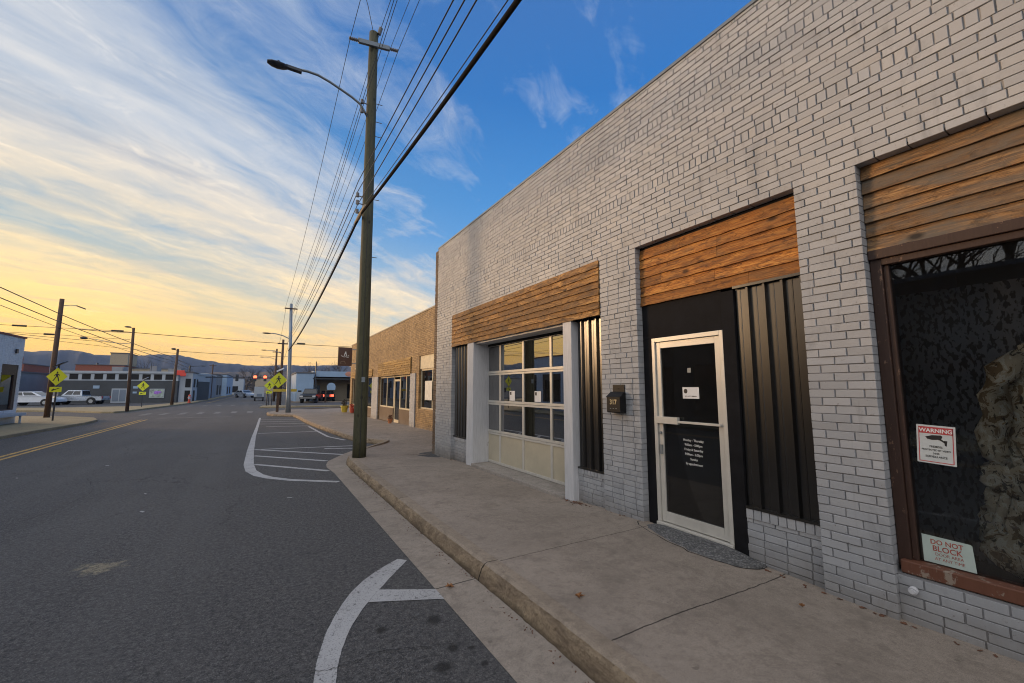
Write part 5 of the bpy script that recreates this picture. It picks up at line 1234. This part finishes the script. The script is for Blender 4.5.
# haze
mb = MB(); mb.box(-1700,1700,-400,1700,-3,120)
hz = NT('haze_air'); pv = hz.N('ShaderNodeVolumePrincipled'); pv.inputs['Color'].default_value = (.40,.58,1.0,1); pv.inputs['Density'].default_value = .00020; pv.inputs['Anisotropy'].default_value = .1
hz.L(pv.outputs[0], hz.out.inputs['Volume'])
HAZE = mb.build('haze', hz.m); tag(HAZE, 'thin blue evening haze over the town and hills', 'haze', kind='stuff')

# ------------------------------------------------------------------ world
SUN_AZ = -47.0; SUN_EL = 6.0
w = bpy.data.worlds.new('World'); sc.world = w; w.use_nodes = True
class WT(NT):
    def __init__(s, tree): s.t = tree; s.n = tree.nodes; s.l = tree.links; s.n.clear(); s.out = s.n.new('ShaderNodeOutputWorld')
g = WT(w.node_tree)
tc = g.N('ShaderNodeTexCoord'); nrm = g.N('ShaderNodeVectorMath', operation='NORMALIZE'); g.L(tc.outputs['Generated'], nrm.inputs[0])
sep = g.N('ShaderNodeSeparateXYZ'); g.L(nrm.outputs[0], sep.inputs[0])
z = g.math('MAXIMUM', sep.outputs[2], 0.0)
sky = g.N('ShaderNodeTexSky', sky_type='NISHITA'); sky.sun_disc = False; sky.sun_elevation = R_(SUN_EL); sky.sun_rotation = R_(SUN_AZ); sky.dust_density = 2.0
sd = Vector((math.sin(R_(-28)), math.cos(R_(-28)), .03)).normalized()
dt = g.N('ShaderNodeVectorMath', operation='DOT_PRODUCT'); g.L(nrm.outputs[0], dt.inputs[0]); dt.inputs[1].default_value = sd
dot = g.math('MAXIMUM', dt.outputs['Value'], 0.0)
glow = g.math('POWER', dot, 3.2)
clear = g.ramp(z, [(0.0, (.62,.50,.30)), (.06, (.56,.56,.44)), (.16, (.26,.43,.58)), (.34, (.06,.245,.56)), (.6, (.024,.14,.41)), (1.0, (.07,.12,.28))])
warm = g.ramp(z, [(0.0, (1.05,.50,.035)), (.07, (1.0,.56,.06)), (.16, (.72,.55,.25)), (.26, (.36,.42,.42)), (.42, (.13,.26,.40)), (.7, (.05,.14,.32))])
skyc = g.mix(glow, clear, warm)
nis = g.mix(1.0, sky.outputs[0], (.04,.04,.04), 'MULTIPLY')
skyc = g.mix(.10, skyc, nis)
# cirrus sheet, projected on a plane overhead
inv = g.math('DIVIDE', 1.0, g.math('ADD', z, .12))
pv_ = g.N('ShaderNodeVectorMath', operation='SCALE'); g.L(nrm.outputs[0], pv_.inputs[0]); g.L(inv, pv_.inputs['Scale'])
mp = g.N('ShaderNodeMapping'); g.L(pv_.outputs[0], mp.inputs[0]); mp.vector_type = 'POINT'
mp.inputs['Rotation'].default_value = (0, 0, R_(57-90)*1.0); mp.inputs['Scale'].default_value = (1, 1, 0)
st2 = g.N('ShaderNodeMapping'); g.L(mp.outputs[0], st2.inputs[0]); st2.inputs['Scale'].default_value = (.36, 1.9, 0); st2.inputs['Location'].default_value = (1.3, .7, 0)
wn = g.N('ShaderNodeTexNoise'); wn.inputs['Scale'].default_value = 1.1; wn.inputs['Detail'].default_value = 3; g.L(mp.outputs[0], wn.inputs['Vector'])
ws = g.N('ShaderNodeVectorMath', operation='SCALE'); g.L(wn.outputs['Color'], ws.inputs[0]); ws.inputs['Scale'].default_value = .38
wa = g.N('ShaderNodeVectorMath', operation='ADD'); g.L(st2.outputs[0], wa.inputs[0]); g.L(ws.outputs[0], wa.inputs[1])
pm = g.N('ShaderNodeMapping'); g.L(mp.outputs[0], pm.inputs[0]); pm.inputs['Scale'].default_value = (.75, 1.25, 0); pm.inputs['Location'].default_value = (3.1, 5.2, 0)
pw = g.N('ShaderNodeVectorMath', operation='ADD'); g.L(pm.outputs[0], pw.inputs[0]); g.L(ws.outputs[0], pw.inputs[1])
n0 = g.noise(pw.outputs[0], 1.0, 7, .56, .5)
n1 = g.noise(wa.outputs[0], 1.5, 10, .60, .35)
n2 = g.noise(pw.outputs[0], 5.5, 10, .70, .8)
cov = g.math('ADD', g.math('ADD', g.math('MULTIPLY', n0, .50), g.math('MULTIPLY', n1, .32)), g.math('MULTIPLY', n2, .18))
# more cloud to the left of the street, clear over the buildings
side = g.N('ShaderNodeVectorMath', operation='DOT_PRODUCT'); g.L(nrm.outputs[0], side.inputs[0]); side.inputs[1].default_value = (-.80,.60,-.35)
cov = g.math('ADD', cov, g.math('MULTIPLY', side.outputs['Value'], .11))
cm = g.ramp(cov, [(.465, 0.0), (.515, .26), (.57, .58), (.66, .95)])
ccol = g.ramp(z, [(0.0, (.86,.50,.17)), (.08, (.86,.55,.24)), (.2, (.84,.66,.43)), (.4, (.50,.51,.52)), (.7, (.31,.39,.49)), (1.0,(.40,.42,.46))])
ccol = g.mix(g.math('MULTIPLY', glow, .9), ccol, g.ramp(z, [(0.0, (1.05,.56,.05)), (.1, (1.02,.62,.11)), (.22, (.93,.66,.28)), (.45, (.56,.54,.52)), (1.0,(.40,.42,.46))]))
dk = g.noise(wa.outputs[0], 2.6, 8, .6, .6)
ccol = g.mix(g.ramp(dk, [(.50, 0.0), (.70, .55)]), ccol, g.ramp(z, [(0.0, (.50,.35,.22)), (.2, (.42,.38,.36)), (.5, (.20,.26,.36))]))
hl = g.ramp(n2, [(.55, 0.0), (.72, .5)]); ccol = g.mix(hl, ccol, g.ramp(z, [(0.0, (1.0,.68,.25)), (.25, (.92,.76,.52)), (.6, (.62,.62,.64))]))
skyc = g.mix(cm, skyc, ccol)
# unseen bright cloud added behind the camera to lift and neutralise ambient light
bk = g.N('ShaderNodeVectorMath', operation='DOT_PRODUCT'); g.L(nrm.outputs[0], bk.inputs[0]); bk.inputs[1].default_value = (-.62,-.62,.48)
bkc = g.mix(g.ramp(n1, [(.4, 0.0), (.65, 1.0)]), (.62,.64,.68), (1.06,1.01,.96))
skyc = g.mix(g.ramp(bk.outputs['Value'], [(.25, 0.0), (.75, 1.0)]), skyc, bkc)
bg = g.N('ShaderNodeBackground'); bg.inputs['Strength'].default_value = 1.0
g.L(skyc, bg.inputs[0]); g.L(bg.outputs[0], g.out.inputs[0])

# sun
sl = bpy.data.lights.new('Sun', 'SUN'); sl.energy = 2.6; sl.angle = R_(13); sl.color = (1, .63, .33)
so = bpy.data.objects.new('Sun', sl); col.objects.link(so)
dv = Vector((math.sin(R_(SUN_AZ))*math.cos(R_(SUN_EL)), math.cos(R_(SUN_AZ))*math.cos(R_(SUN_EL)), math.sin(R_(SUN_EL))))
so.rotation_euler = (-dv).to_track_quat('-Z', 'Y').to_euler()

# ------------------------------------------------------------------ camera
cam = bpy.data.cameras.new('Camera'); cam.lens = 416/1024*36; cam.sensor_width = 36; cam.clip_end = 8000; cam.clip_start = .05
co = bpy.data.objects.new('Camera', cam); col.objects.link(co); co.location = (0, 0, 1.75)
co.rotation_euler = (R_(90) + math.atan(47/416), 0, -R_(30.96)); sc.camera = co
vs = sc.view_settings; vs.view_transform = 'Standard'; vs.look = 'None'; vs.gamma = 1; vs.exposure = 0.6; vs.use_curve_mapping = False
sc.cycles.use_denoising = True; sc.cycles.filter_width = 1.05; sc.cycles.denoising_prefilter = 'ACCURATE'
sc.cycles.max_bounces = 6; sc.cycles.volume_bounces = 0; sc.cycles.transparent_max_bounces = 10
sc.cycles.caustics_reflective = False; sc.cycles.caustics_refractive = False
